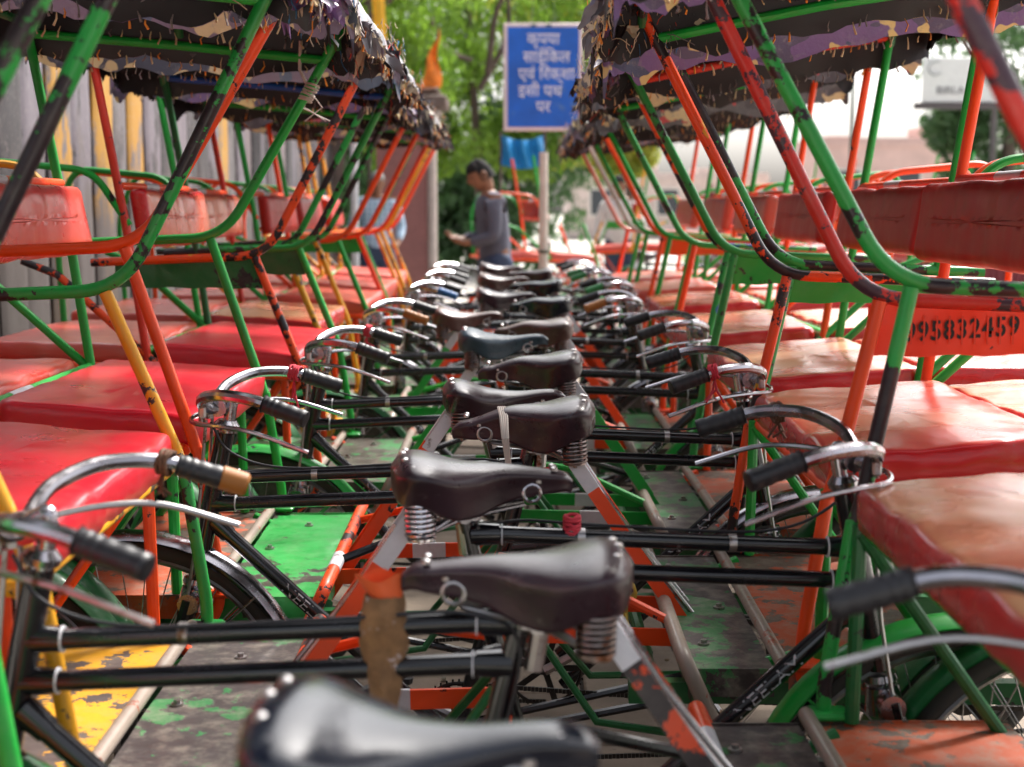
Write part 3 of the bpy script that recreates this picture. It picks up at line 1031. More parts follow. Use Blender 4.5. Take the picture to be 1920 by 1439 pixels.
    def pad(mb):
        rrect_loft(mb, 0.085, 0.415, 0.02, [(0.004, 0.0), (0, 0.006), (0, 0.03), (0.004, 0.040), (0.012, 0.046), (0.025, 0.049), (0.04, 0.050), (0.055, 0.0505), (0.07, 0.051), (0.08, 0.051)],
                   disp=lambda p: Vector((p.x * (1 + 0.08 * noise.noise(Vector((p.y * 6, 1, sd_)))), p.y, p.z + 0.006 * noise.noise(Vector((p.x * 5, p.y * 7, sd_ * 3))) + 0.003 * noise.noise(Vector((p.x * 6, p.y * 40, sd_ * 3))) * (p.z > 0.01))))
    part('backrest', ('pad', sd_), pad, c.get('pad', VIN_PAD), root, (bx, 0, 1.315), (0, radians(82), 0), angle=60)
    bt = part('backrest_tube', 'btube', lambda mb: mb.tube([(-1.115, -HW, 1.412), (-1.115, HW, 1.412)], 0.0115, 12), c.get('btube', ORANGE), root)
    part('backrest_tube', 'btube2', lambda mb: mb.tube([(-1.098, -HW, 1.255), (-1.098, HW, 1.255)], 0.010, 10), c.get('btube', ORANGE), root)
    part('tape_band', 'btape', lambda mb: mb.tube([(-1.115, -0.16, 1.412), (-1.115, 0.0, 1.412)], 0.0123, 12), TAPE, bt)

    tx_ = -0.345 if c['side'] == 'L' else -0.415
    # floor
    def board(x0, x1, z):
        def f(mb):
            def g(u, v):
                x = x0 + (x1 - x0) * u; y = -0.42 + 0.84 * v
                return (x, y, z + 0.004 * noise.noise(Vector((x * 8, y * 7, 3))))
            mb.grid(g, 8, 18)
            n0 = len(mb.f)
            mb.grid(lambda u, v: (g(u, v)[0], g(u, v)[1], g(u, v)[2] - 0.012), 8, 18)
            for i in range(n0, len(mb.f)):
                mb.f[i] = tuple(reversed(mb.f[i]))
            for yy in (-0.421, 0.421):
                mb.box(((x0 + x1) / 2, yy, z - 0.022), (abs(x1 - x0), 0.004, 0.05))
        return f
    fl = part('footboard', ('fb1', tx_), board(tx_ - 0.02, -0.575, 0.552), c['floor'][0], root)
    part('rear_floorboard', 'fb2', board(-0.60, -0.90, 0.556), c['floor'][1], root)
    def bolts(mb):
        for x, y in ((-0.46, -0.31), (-0.53, 0.02), (-0.47, 0.27)):
                mb.tube([(x, y, 0.552), (x, y, 0.556)], 0.011, 12)
                mb.tube([(x, y, 0.554), (x, y, 0.562)], 0.006, 6)
    part('bolt', 'fbolts', bolts, STEEL, fl, kind='stuff')
    part('floor_tube', 'ftube', lambda mb: mb.tube([(-0.588, -0.43, 0.566), (-0.588, 0.43, 0.566)], 0.0125, 12), c.get('ftube', BARE), root)
    et = part('toe_tube', ('etube', tx_), lambda mb: mb.tube(fillet([(tx_ - 0.055, -0.445, 0.46), (tx_, -0.45, 0.580), (tx_, 0.45, 0.580), (tx_ - 0.055, 0.445, 0.46)], 0.05), 0.0140, 12), c.get('etube', BARE), root)
    part('tape_band', ('etape', tx_), lambda mb: mb.tube([(tx_, -0.30, 0.580), (tx_, -0.18, 0.580)], 0.0148, 12), TAPE, et)
    def front(mb):
        mb.box((tx_ - 0.025, 0, 0.507), (0.006, 0.82, 0.07))
    part('toe_board', ('toeb', tx_), front, c['floor'][0], root)
    # inner legs under the seat
    for s in (-1, 1):
        lm = c.get('legs', ORANGE)
        part('seat_leg', ('leg', s), lambda mb, s=s: mb.tube([(-0.66, s * 0.41, 0.87), (-0.655, s * 0.41, 0.56)], 0.0115, 10), lm, root)
        part('leg_brace', ('brace', s), lambda mb, s=s: mb.tube([(-0.66, s * 0.40, 0.86), (-0.90, s * 0.38, 0.52)], 0.0105, 10), lm, root)
        part('floor_brace', ('fbrace', s), lambda mb, s=s: mb.tube([(-0.62, s * 0.36, 0.56), (-0.47, s * 0.30, 0.50)], 0.0105, 10), lm, root)
    # chassis
    chm = c.get('chassis', DARKG)
    for s in (-1, 1):
        part('chassis_rail', ('crl', s), lambda mb, s=s: mb.box((-0.93, s * 0.30, 0.475), (1.20, 0.03, 0.04)), chm, root)
        part('leaf_spring', ('leaf', s), lambda mb, s=s: mb.tube(spline([(-0.72, s * 0.34, 0.47), (-0.90, s * 0.34, 0.395), (-1.05, s * 0.34, 0.372), (-1.20, s * 0.34, 0.395), (-1.38, s * 0.34, 0.47)], 4), 0.014, 6, flat=0.5), GREASE, root)
        part('coupling_tube', ('cpl', s), lambda mb, s=s: mb.tube([(-0.36, s * 0.28, 0.50), (-0.40, s * 0.10, 0.42)], 0.011, 8), chm, root)
    for k, x in enumerate((-0.38, -0.85, -1.5)):
        part('cross_member', ('xm', k), lambda mb, x=x: mb.tube([(x, -0.30, 0.478), (x, 0.30, 0.478)], 0.012, 8), chm, root)
    part('axle', 'axle', lambda mb: (mb.tube([(-1.05, -0.535, 0.345), (-1.05, 0.535, 0.345)], 0.011, 8), disc(mb, (-1.05, -0.055, 0.345), 0.04, 0.006)), GREASE, root)
    for s in (-1, 1):
        wheel(root, (-1.05, s * 0.495, 0.345), STEEL, 0.330)
        mudguard(root, (-1.05, s * 0.495, 0.345), 0.368, radians(12), radians(168), c.get('rmud', DARKG), 0.038)


CPROF = [(-1.325, 1.700), (-1.335, 1.755), (-1.29, 1.805), (-1.15, 1.842), (-0.95, 1.853), (-0.70, 1.852), (-0.50, 1.838), (-0.40, 1.815), (-0.335, 1.785), (-0.300, 1.745), (-0.285, 1.700)]
CW = 0.462


def build_canopy(root, c):
    seed = c.get('canopy', 0) % 4
    hr = random.Random(c['label'])
    hood_off = (hr.uniform(-0.03, 0.025), 0, hr.uniform(-0.012, 0.016))
    hood_rot = (hr.uniform(-0.012, 0.012), 0, hr.uniform(-0.006, 0.006))
    prof = [Vector((p[0], 0, p[1])) for p in CPROF]
    sl = c.get('slope', 0.06 if c['side'] == 'L' else 0.13)
    LZ = lambda x: max(0.0, -0.285 - x) * sl
    for p in prof:
        p.z += LZ(p.x)
    prof = spline(prof, 4)
    NP = len(prof)
    cm = CAMO[c.get('camo', 0) % 3]

    def roof(mb):
        rnd = random.Random(seed * 11 + 5)
        NV = 36
        rag0 = [0.05 * noise.noise(Vector((k * 0.35, seed, 1))) + rnd.uniform(-0.006, 0.006) for k in range(NV)]
        rag1 = [0.05 * noise.noise(Vector((k * 0.35, seed, 7))) + rnd.uniform(-0.006, 0.006) for k in range(NV)]
        def g(u, v, inner=False):
            k = u * (NP - 1); i = min(int(k), NP - 2); p = prof[i].lerp(prof[i + 1], k - i)
            y = (v * 2 - 1) * CW
            z = p.z + 0.018 * (1 - (v * 2 - 1) ** 2) - 0.004 * sin(k * 1.5)
            z += 0.012 * noise.noise(Vector((p.x * 5, y * 5, seed * 4)))
            x = p.x + 0.012 * noise.noise(Vector((p.z * 9, y * 9, seed * 7)))
            j = min(NV - 1, int(v * (NV - 1) + 0.5))
            if u > 0.999: z += rag0[j]
            if u < 0.001: z += rag1[j]
            if inner:
                ctr = Vector((-0.8, 0, 1.55))
                d = (ctr - Vector((x, 0, z))).normalized() * 0.013
                x += d.x; z += d.z
                y *= 0.985
            return (x, y, z)
        mb.grid(lambda u, v: g(u, v), NP * 2 - 1, NV, 0)
        mb.grid(lambda u, v: g(u, v, True), NP * 2 - 1, NV, 1)
        # side valances, hanging from the roof edge, ragged below
        for s in (-1, 1):
            N = 70
            drop = [(0.080 if c['side'] == 'L' else 0.098) + 0.012 * sin(i * 0.35 + seed) + 0.030 * noise.noise(Vector((i * 0.23, seed * 3, s * 4))) + rnd.uniform(-0.0035, 0.0035) for i in range(N)]
            def h(u, v, off=0.0, s=s, drop=drop):
                k = (0.10 + 0.86 * u) * (NP - 1); i = min(int(k), NP - 2); p = prof[i].lerp(prof[i + 1], k - i)
                j = min(N - 1, int(u * (N - 1) + 0.5))
                b0 = 1.755 + LZ(p.x)
                dz = (drop[j] + max(0.0, p.z - b0)) * v
                out = 0.008 + 0.008 * sin(v * 3 + u * 12) + 0.010 * noise.noise(Vector((u * 9, v * 2, s * 5 + seed)))
                return (p.x, s * (CW + 0.004 + out * v - off), p.z - dz)
            mb.grid(lambda u, v: h(u, v), N, 7, 0)
            mb.grid(lambda u, v: h(u, v, 0.006), N, 7, 2)
    cp = part('canopy', ('canopy', seed, sl), roof, [cm, RIB, CLOTHDARK], root, hood_off, hood_rot, angle=50)

    def fringe(mb):
        rnd = random.Random(seed * 3 + 2)
        def tuft(p, d, L, w, mi):
            d = Vector(d).normalized()
            a = d.orthogonal().normalized()
            q = p + d * L * 0.5 + Vector((rnd.uniform(-.006, .006), rnd.uniform(-.006, .006), 0))
            mb.tube([p, q, p + d * L], [w * 0.35, w * 0.8, w], 5, mi, flat=0.45)
        for s in (-1, 1):
            i = 0
            x = -1.26
            while x < -0.36:
                if rnd.random() < 0.86:
                    tuft(Vector((x, s * (CW - 0.004), (1.688 if c['side'] == 'L' else 1.670) + LZ(x) + rnd.uniform(-0.012, 0.012))), (rnd.uniform(-.35, .35), rnd.uniform(-.2, .2), -1), rnd.uniform(0.014, 0.034), rnd.uniform(0.003, 0.0065), rnd.choice((0, 0, 1, 2, 2)))
                x += rnd.uniform(0.012, 0.034)
            x = -1.2
            while x < -0.45:      # second row, on the inside seam
                if rnd.random() < 0.7:
                    tuft(Vector((x, s * (CW - 0.06), 1.745 + LZ(x))), (rnd.uniform(-.3, .3), s * -.3, -1), rnd.uniform(0.018, 0.034), rnd.uniform(0.0035, 0.0065), rnd.choice((0, 1, 0, 2)))
                x += rnd.uniform(0.020, 0.045)
        y = -CW
        while y < CW:
            if rnd.random() < 0.8:
                tuft(Vector((-0.295 + rnd.uniform(-.01, .01), y, 1.705)), (rnd.uniform(-.4, .4), rnd.uniform(-.3, .3), -1), rnd.uniform(0.015, 0.035), rnd.uniform(0.003, 0.006), rnd.choice((0, 0, 1, 2)))
            y += rnd.uniform(0.012, 0.03)
    part('fringe', ('fringe', seed, sl), fringe, [FOAM, FOAM_Y, FOAM_G], cp, kind='stuff')

    def scraps(mb):
        rnd = random.Random(seed * 17 + 3)
        def curl(p, size, mi):
            a = rnd.uniform(0, 6.28); curv = rnd.uniform(2, 6) * rnd.choice((-1, 1))
            R = Euler((rnd.uniform(-1.0, 1.0), rnd.uniform(-1.2, 1.2), a)).to_matrix()
            w = size * rnd.uniform(0.25, 0.8)
            tp = rnd.uniform(0.2, 1)
            def g(u, v):
                t = u * size
                ang = curv * u * 0.5
                q = Vector(((v - 0.5) * w * (1 - (1 - tp) * u) + 0.004 * rnd.uniform(-1, 1), sin(ang) * size * 0.3, -t * cos(ang * 0.4)))
                return p + R @ q
            mb.grid(g, 5, 4, mi)
        # torn strips and threads that hang from the front lip and its corners
        def strip(p, L, w, mi, out):
            a = rnd.uniform(-0.9, 0.9)
            ax = Vector((cos(a), sin(a), 0)); tw = rnd.uniform(-1.2, 1.2); cv = rnd.uniform(-0.6, 0.9)
            jag = [rnd.uniform(0.55, 1.1) for _ in range(5)]
            lean = Vector((rnd.uniform(-.35, .35), rnd.uniform(-.3, .3), 0)) + out * rnd.uniform(0.0, 0.5)
            n_ = ax.cross(Vector((0, 0, 1)))
            def g(u, v):
                j = v * 4; i = min(3, int(j)); ln = L * (jag[i] * (1 - (j - i)) + jag[i + 1] * (j - i))
                t = u * ln
                rot = tw * u
                d = ax * cos(rot) + n_ * sin(rot)
                wd = w * (1 - 0.35 * u) * (1 + 0.2 * sin(u * 7 + v * 3))
                return p + lean * t + Vector((0, 0, -t * (1 - 0.35 * u * abs(cv)))) + out * (cv * u * u * L * 0.5) + d * ((v - 0.5) * wd) + n_ * (0.15 * w * sin(v * 6 + u * 4))
            mb.grid(g, 6, 5, mi)
        pick = (2, 2, 0, 2, 0, 1, 2, 3, 0, 3, 2, 1)
        for s in (-1, 1):
            for k in range(26):
                u = rnd.random()
                x = -0.283 - 0.11 * u
                zt = 1.70 + 0.02 + (0.10 * u + 0.03) * rnd.random() + LZ(x)
                strip(Vector((x, s * (CW + 0.008 - 0.03 * rnd.random()), zt)), 0.025 + 0.065 * rnd.random() ** 1.5, 0.012 + 0.030 * rnd.random(), pick[rnd.randrange(12)], Vector((0.25, s * 0.9, 0)))
            for k in range(110):
                x = -0.28 - 0.20 * rnd.random() ** 1.5
                p = Vector((x, s * (CW + 0.008 - abs(rnd.gauss(0, 0.022))), 1.685 + 0.135 * rnd.random()))
                d = Vector((rnd.uniform(-.6, .6), rnd.uniform(-.3, .3) + s * 0.35, -1)).normalized()
                L = rnd.uniform(0.008, 0.030)
                q = p + d * L * 0.6 + Vector((rnd.uniform(-1, 1), rnd.uniform(-1, 1), rnd.uniform(-1, 1))) * L * 0.2
                mb.tube([p, q, p + d * L], [0.0016, 0.0024, 0.0012], 4, rnd.choice((3, 3, 3, 3, 3, 3, 1, 1, 0, 4, 6, 5)), flat=0.4)
        for k in range(22):
            y = rnd.uniform(-CW, CW)
            strip(Vector((-0.287, y, 1.715)), 0.018 + 0.045 * rnd.random() ** 2, 0.012 + 0.030 * rnd.random(), pick[rnd.randrange(12)], Vector((1, 0, 0)))
        for s in (-1, 1):
            for k in range(40):
                x = rnd.uniform(-1.28, -0.4)
                curl(Vector((x, s * (CW + 0.010), 1.735 + LZ(x) + rnd.uniform(-.02, .04))), rnd.uniform(0.012, 0.032), rnd.choice((0, 1, 2, 2, 0, 3)))
        # loose threads
        for k in range(24):
            s = rnd.choice((-1, 1))
            p = Vector((-0.29 - abs(rnd.gauss(0, 0.10)), s * (CW - abs(rnd.gauss(0, 0.05))), 1.69 + rnd.random() * 0.13))
            P = [p]
            d = Vector((rnd.uniform(-1, 1), rnd.uniform(-1, 1), rnd.uniform(-1, 0.2)))
            for i in range(4):
                d = (d + Vector((rnd.uniform(-1, 1), rnd.uniform(-1, 1), rnd.uniform(-1, 0.3))) * 0.8).normalized()
                P.append(P[-1] + d * rnd.uniform(0.008, 0.02))
            mb.tube(P, 0.0011, 4, rnd.choice((3, 3, 1, 4, 6, 5)))
    part('torn_cloth', ('scraps', seed, sl), scraps, [CLOTHDARK, CLOTHGREY, cm, CLOTHCREAM, FOAM_Y, THREAD_B, THREAD_R], cp, kind='stuff')

    for k, (x, z) in enumerate(((-0.40, 1.80), (-0.80, 1.80 + LZ(-0.8)), (-1.185, 1.76 + LZ(-1.185)))):
        part('canopy_bow', ('bow', k, sl), lambda mb, x=x, z=z: mb.tube(fillet([(x, -HW, z - 0.05), (x, -HW + 0.03, z), (x, HW - 0.03, z), (x, HW, z - 0.05)], 0.03), 0.011, 10), c.get('bow', DARKG), root)
    for s in (-1, 1):
        part('canopy_rail', ('crail', s, sl), lambda mb, s=s: mb.tube([(-0.43, s * HW, 1.722), (-0.8, s * (HW + 0.002), 1.728 + LZ(-0.8)), (-1.183, s * HW, 1.735 + LZ(-1.183))], 0.0115, 10), c.get('crail', GREEN), root)
    if c.get('tied'):
        def tie(mb):
            rnd = random.Random(4)
            y = (-1 if c['side'] == 'L' else 1) * c['tied'] * HW
            ctr = Vector((-0.475, y, 1.640)); d = Vector((0.27, 0, 0.51)).normalized()
            for k in range(7):
                t = -0.02 + k * 0.007
                ax = Euler((rnd.uniform(-.3, .3), rnd.uniform(-.3, .3), 0)).to_matrix()
                e1 = ax @ Vector((0, 1, 0)); e2 = ax @ d.cross(Vector((0, 1, 0)))
                mb.tube([ctr + d * t + (e1 * cos(a) + e2 * sin(a)) * 0.0165 for a in [2 * pi * i / 14 for i in range(14)]], 0.003, 5, closed=True)
            for k in range(3):
                mb.tube([ctr + Vector((0, 0.0, 0.01)), ctr + Vector((rnd.uniform(-.04, .05), rnd.uniform(-.02, .02), -0.035)), ctr + Vector((rnd.uniform(-.03, .07), 0, -0.07))], 0.0018, 5)
            for k in (-1, 1):
                mb.tube([ctr + Vector((0, 0.004 * k, 0.015)), ctr + Vector((-0.022, 0.006 * k, 0.06)), ctr + Vector((-0.018, 0.008 * k, 0.13))], 0.004, 5)
        part('string_tie', None, tie, STRING, root)


def ring_tie(parent, name, ctr, d, r, mat, n=4, tail=0.04, seed=1):
    def f(mb):
        rnd = random.Random(seed)
        dv = Vector(d).normalized()
        e1 = dv.orthogonal().normalized(); e2 = dv.cross(e1)
        c0 = Vector(ctr)
        for k in range(n):
            o = dv * (k - n / 2) * 0.006
            mb.tube([c0 + o + (e1 * cos(a) + e2 * sin(a)) * r + dv * rnd.uniform(-.002, .002) for a in [2 * pi * i / 14 for i in range(14)]], 0.0032, 6, closed=True)
        for k in range(3):
            p = c0 + Vector((0, 0, -r))
            mb.tube([p, p + Vector((rnd.uniform(-.01, .01), rnd.uniform(-.01, .01), -tail * 0.5)), p + Vector((rnd.uniform(-.02, .02), rnd.uniform(-.02, .02), -tail))], 0.0025, 5)
    return part(name, None, f, mat, parent)


def rickshaw(c):
    side = c['side']
    rz = (0 if side == 'L' else pi) + radians(c.get('yaw', 0))
    root = empty('cycle_rickshaw', (c['x'], c['y'], 0), rz, c['label'], 'cycle rickshaw', 'cycle rickshaws parked in two facing rows')
    dx = c.get('dx', 0.0 if side == 'L' else -0.12)
    build_bike(root, c, dx)
    build_saddle(root, c, dx)
    build_body(root, c)
    if c.get('hood', True):
        build_canopy(root, c)
    return root


# ------------------------------------------------------------------ ground and surroundings
def slab_material():
    m, nt, b = _new('dusty sandstone slab')
    v = _coords(nt)
    n = _noise(nt, v, 3.0, 6, 0.65)
    n2 = _noise(nt, v, 30.0, 5, 0.7)
    c = _mix(nt, _ramp(nt, n, [(0.3, 0.0), (0.7, 1.0)]), (0.13, 0.10, 0.075), (0.26, 0.20, 0.15))
    c = _mix(nt, _ramp(nt, n2, [(0.60, 0.0), (0.72, 0.8)]), c, (0.06, 0.045, 0.035))
    nt.links.new(c, b.inputs["Base Color"]); b.inputs["Roughness"].default_value = 0.85
    _bump(nt, b, n2, 0.3, 0.006)
    return m


SLAB = slab_material()
GROUND = plain('pale dusty road', (0.42, 0.39, 0.35), 0.85, var=0.2, scale=1.5, bump=0.2)
JOINT = plain('dirt between slabs', (0.04, 0.032, 0.026), 0.95, var=0.3)
ground = part('ground', None, lambda mb: mb.add([(-150, -20, -0.06), (150, -20, -0.06), (150, 300, -0.06), (-150, 300, -0.06)], [(0, 1, 2, 3)]), GROUND, None)
tag(ground, kind='structure')
pave = part('pavement', None, lambda mb: mb.box((0, 7.0, -0.036), (5.0, 15.0, 0.05)), JOINT, None)
tag(pave, kind='structure')
rnd = random.Random(3)
for k in range(3):
    mbs = MB(); mbs.box((0, 0, 0), (0.592 - k * 0.004, 0.392, 0.03), bev=0.006)
    CACHE[('slab', k)] = mbs.mesh('paving_slab', 1)
nrow = 0
yy = 0.6
while yy < 12.2:
    off = 0.3 * (nrow % 2)
    for i in range(8):
        x = -2.2 + off + i * 0.6
        if x > 2.3:
            continue
        link('paving_slab', CACHE[('slab', rnd.randrange(3))], SLAB, pave, (x, yy, -0.009 + rnd.uniform(-0.004, 0.004)), (rnd.uniform(-.006, .006), rnd.uniform(-.006, .006), rnd.uniform(-.006, .006)))
    yy += 0.4
    nrow += 1

# litter under the vehicles
def litter(mb):
    r = random.Random(9)
    for i in range(500):
        x, y = r.uniform(-2, 2), r.uniform(0.8, 9)
        s = r.uniform(0.004, 0.013)
        M = Euler((r.uniform(-.6, .6), r.uniform(-.6, .6), r.uniform(0, 6))).to_matrix()
        mb.box((x, y, 0.012 + s * 0.25), (s * 1.6, s, s * 0.5), r.randrange(2), M=M)
o = part('dry_leaf_litter', None, litter, [plain('dry leaves', (0.12, 0.07, 0.03), 0.9), plain('pale litter', (0.4, 0.36, 0.3), 0.9)], None)
tag(o, 'scattered dry leaves and crumbs on the sandstone paving under the rickshaws', 'litter', kind='stuff')


def wall_mat(name, base, second, thr):
    m, nt, b = _new(name)
    v = nt.nodes.new("ShaderNodeNewGeometry").outputs["Position"]
    n = _noise(nt, v, 2.6, 7, 0.7, (1, 1.3, 0.5))
    n2 = _noise(nt, v, 3.4, 7, 0.72, (1, 1.2, 0.6))
    c = _mix(nt, _ramp(nt, n, [(thr, 0.0), (thr + 0.04, 1.0)]), base, second)
    c = _mix(nt, _ramp(nt, n2, [(0.56, 0.0), (0.62, 0.85)]), c, (0.09, 0.075, 0.075))
    n3 = _noise(nt, v, 40.0, 4, 0.7)
    c = _mix(nt, _ramp(nt, n3, [(0.55, 0.0), (0.8, 0.5)]), c, (0.3, 0.26, 0.24))
    # splash dirt that has crept up the foot of the wall
    sep = nt.nodes.new("ShaderNodeSeparateXYZ")
    tcx = nt.nodes.new("ShaderNodeTexCoord")
    nt.links.new(tcx.outputs["Object"], sep.inputs[0])
    ma = nt.nodes.new("ShaderNodeMath"); ma.operation = 'MULTIPLY_ADD'
    nt.links.new(n2, ma.inputs[0]); ma.inputs[1].default_value = 1.6
    nt.links.new(sep.outputs["Z"], ma.inputs[2])
    mr = nt.nodes.new("ShaderNodeMapRange")
    mr.inputs[1].default_value = 2.05; mr.inputs[2].default_value = 2.35; mr.inputs[3].default_value = 0.9; mr.inputs[4].default_value = 0.0
    nt.links.new(ma.outputs[0], mr.inputs[0])
    c = _mix(nt, mr.outputs[0], c, (0.085, 0.07, 0.065))
    nt.links.new(c, b.inputs["Base Color"]); b.inputs["Roughness"].default_value = 0.8
    _bump(nt, b, n2, 0.5, 0.012)
    return m


WM = [wall_mat('stained whitewash', (0.115, 0.10, 0.118), (0.02, 0.018, 0.02), 0.50),
      wall_mat('black stained concrete', (0.022, 0.019, 0.022), (0.09, 0.08, 0.085), 0.66),
      wall_mat('yellow smeared whitewash', (0.10, 0.09, 0.095), (0.32, 0.16, 0.008), 0.46),
      wall_mat('grey concrete', (0.04, 0.035, 0.037), (0.11, 0.10, 0.105), 0.55),
      wall_mat('pink tinged whitewash', (0.15, 0.12, 0.125), (0.045, 0.035, 0.04), 0.52)]
wall = empty('boundary_wall', (-2.05, 0, 0), 0, 'old concrete slab wall stained black, white and yellow behind the left row', 'wall')
part('footing', None, lambda mb: mb.box((-0.06, 9.0, 0.10), (0.26, 16.0, 0.24), bev=0.02), WM[3], wall)
for k in range(4):
    mbs = MB()
    def wf(u, v, k=k):
        a = (u * 2 - 1)
        return (0.016 * (1 - a ** 6) + 0.006 * noise.noise(Vector((u * 3, v * 9, k))), (u - 0.5) * 0.33, 0.2 + v * (2.35 + 0.03 * k))
    mbs.grid(wf, 12, 20)
    n0 = len(mbs.v)
    mbs.box((-0.05, 0, 1.37 + 0.015 * k), (0.10, 0.33, 2.33 + 0.03 * k))
    CACHE[('wslab', k)] = mbs.mesh('wall_slab', 1)
seq = [1, 1, 0, 2, 0, 3, 0, 1, 1, 3, 1, 1, 1, 1, 0, 2, 0, 2, 3, 2, 0, 1, 0, 0, 1, 0, 2, 3, 0, 4, 1, 0, 4, 3, 4, 1, 0, 4, 4, 3, 0, 4, 4, 4, 3, 0]
for i, s in enumerate(seq):
    link('wall_slab', CACHE[('wslab', i % 4)], WM[s], wall, (rnd.uniform(-.012, .012), 1.6 + i * 0.345, 0), (0, 0, rnd.uniform(-.02, .02)))


def leaf_mat(name, a, b_, trans=0.35):
    m, nt, b = _new(name)
    v = _coords(nt, False)
    n = _noise(nt, v, 1.6, 4, 0.6)
    c = _mix(nt, _ramp(nt, n, [(0.35, 0.0), (0.65, 1.0)]), a, b_)
    nt.links.new(c, b.inputs["Base Color"]); b.inputs["Roughness"].default_value = 0.45
    tr = nt.nodes.new("ShaderNodeBsdfTranslucent")
    nt.links.new(_mix(nt, 0.5, c, tuple(min(1, x * 2.2) for x in b_)), tr.inputs[0])
    mx = nt.nodes.new("ShaderNodeMixShader"); mx.inputs[0].default_value = trans
    nt.links.new(b.outputs[0], mx.inputs[1]); nt.links.new(tr.outputs[0], mx.inputs[2])
    nt.links.new(mx.outputs[0], nt.nodes["Material Output"].inputs[0])
    return m


LEAF = leaf_mat('neem leaves', (0.045, 0.13, 0.018), (0.17, 0.28, 0.03), 0.5)
LEAF_Y = leaf_mat('yellow green leaves', (0.12, 0.20, 0.02), (0.30, 0.30, 0.04), 0.45)
LEAF_D = leaf_mat('dark green leaves', (0.03, 0.08, 0.03), (0.07, 0.14, 0.045), 0.3)
BARK = plain('grey brown bark', (0.09, 0.065, 0.055), 0.9, var=0.4, scale=6, bump=0.6)


def crown_mesh(seed, clumps, leaf, n_leaf):
    r = random.Random(seed)
    mb = MB()
    for cx, cy, cz, R in clumps:
        for i in range(n_leaf):
            d = Vector((r.gauss(0, 1), r.gauss(0, 1), r.gauss(0, 1)))
            d = d.normalized() * R * (r.random() ** 0.45)
            # sub-clumps: pull towards noise ridges so gaps open
            p = Vector((cx, cy, cz)) + Vector((d.x, d.y, d.z * 0.8))
            if noise.noise(p * 1.3 + Vector((seed, 0, 0))) < -0.12:
                continue
            s = leaf * r.uniform(0.6, 1.5)
            M = Euler((r.uniform(0, 3.1), r.uniform(0, 3.1), r.uniform(0, 6.2))).to_matrix()
            a, b_, c_, d_ = M @ Vector((-s, 0, 0)), M @ Vector((0, -s * 0.38, s * 0.1)), M @ Vector((s, 0, 0)), M @ Vector((0, s * 0.38, s * 0.1))
            mb.add([p + a, p + b_, p + c_, p + d_], [(0, 1, 2, 3)])
    return mb


def tree(name, loc, label, height, clumps, leafmat, seed, leaf=0.06, n_leaf=1500, limbs=(), trunk_r=0.16, lean=0.2, group=None):
    t = empty(name, loc, 0, label, 'tree', group)
    def tr(mb):
        top = Vector((lean, 0, height * 0.55))
        mb.tube(spline([(0, 0, -0.1), (lean * 0.1, 0.05, height * 0.18), (lean * 0.5, -0.03, height * 0.36), top], 5), [trunk_r * (1.15 - 0.035 * i) for i in range(16)], 10)
        for q in limbs:
            P = spline([Vector(p) for p in q], 5)
            mb.tube(P, [trunk_r * 0.42 * (1 - 0.75 * i / len(P)) + 0.012 for i in range(len(P))], 7)
    part('trunk', None, tr, BARK, t)
    link('crown', crown_mesh(seed, clumps, leaf, n_leaf).mesh('crown', 1, smooth=False), leafmat, t, kind='stuff')
    return t


tree('tree', (-2.2, 17.0, 0), 'big neem tree with dark slanting trunk behind the left canopies', 7.0,
     [(-1.6, 0, 4.2, 1.5), (0.2, 0.5, 3.6, 1.2), (1.2, 0.3, 4.6, 1.4), (-0.4, -0.5, 5.5, 1.6), (0.8, 0.8, 2.9, 0.8), (-3.0, 0.5, 5.0, 1.5)], LEAF, 2, 0.055, 6000,
     [[(0.2, 0, 2.8), (0.8, -0.3, 3.6), (1.6, -0.4, 4.6)], [(0.2, 0, 2.8), (-0.6, 0, 3.8), (-1.6, 0.1, 4.7)]], 0.17, 0.55, 'trees behind the parking place')
tree('tree', (-0.4, 20.0, 0), 'leafy tree rising behind the standing man and left of the blue sign', 7.5,
     [(0, 0, 2.7, 1.15), (-1.2, 0.2, 3.3, 1.3), (0.9, 0.3, 3.8, 1.3), (0.0, 0.4, 4.8, 1.6), (-0.9, 0.1, 2.2, 0.7), (0.8, 0, 2.3, 0.8), (-1.9, 0.4, 4.6, 1.3)], LEAF, 5, 0.05, 6500,
     [[(0.1, -1.5, 3.0), (0.3, -1.7, 3.9), (1.1, -1.8, 4.35), (2.3, -1.9, 4.1)], [(0.1, 0, 3.2), (-0.5, -1.4, 3.4), (-0.7, -1.6, 4.4)], [(0.0, -1.4, 2.8), (0.35, -1.5, 3.5), (0.3, -1.5, 4.3)]], 0.07, -0.2, 'trees behind the parking place')
tree('tree', (1.7, 21.5, 0), 'leafy tree spreading behind the blue sign', 7.5,
     [(0, 0, 3.3, 1.15), (-1.1, 0.2, 4.4, 1.4), (0.4, 0.3, 4.7, 1.3), (-0.9, 0.4, 2.6, 0.9), (-0.2, 0, 2.2, 0.65)], LEAF_Y, 8, 0.05, 6500,
     [[(0.1, -1.5, 3.4), (-0.6, -1.8, 4.3), (-1.6, -1.8, 4.6)]], 0.08, 0.1, 'trees behind the parking place')
tree('tree', (9.9, 30.0, 0), 'dark green tree beside the white board at the right edge', 7.5,
     [(-0.2, 0, 4.2, 1.7), (0.3, 0.2, 2.9, 1.3), (-0.9, 0.2, 3.0, 0.8), (-1.6, -1.0, 5.0, 0.7), (1.2, 0.4, 4.6, 1.6), (-0.5, 0, 1.9, 0.9)], LEAF_D, 11, 0.09, 2600,
     [[(0.1, 0, 3.0), (-0.6, -0.3, 4.0), (-1.4, -0.6, 5.0)]], 0.16, 0.1)


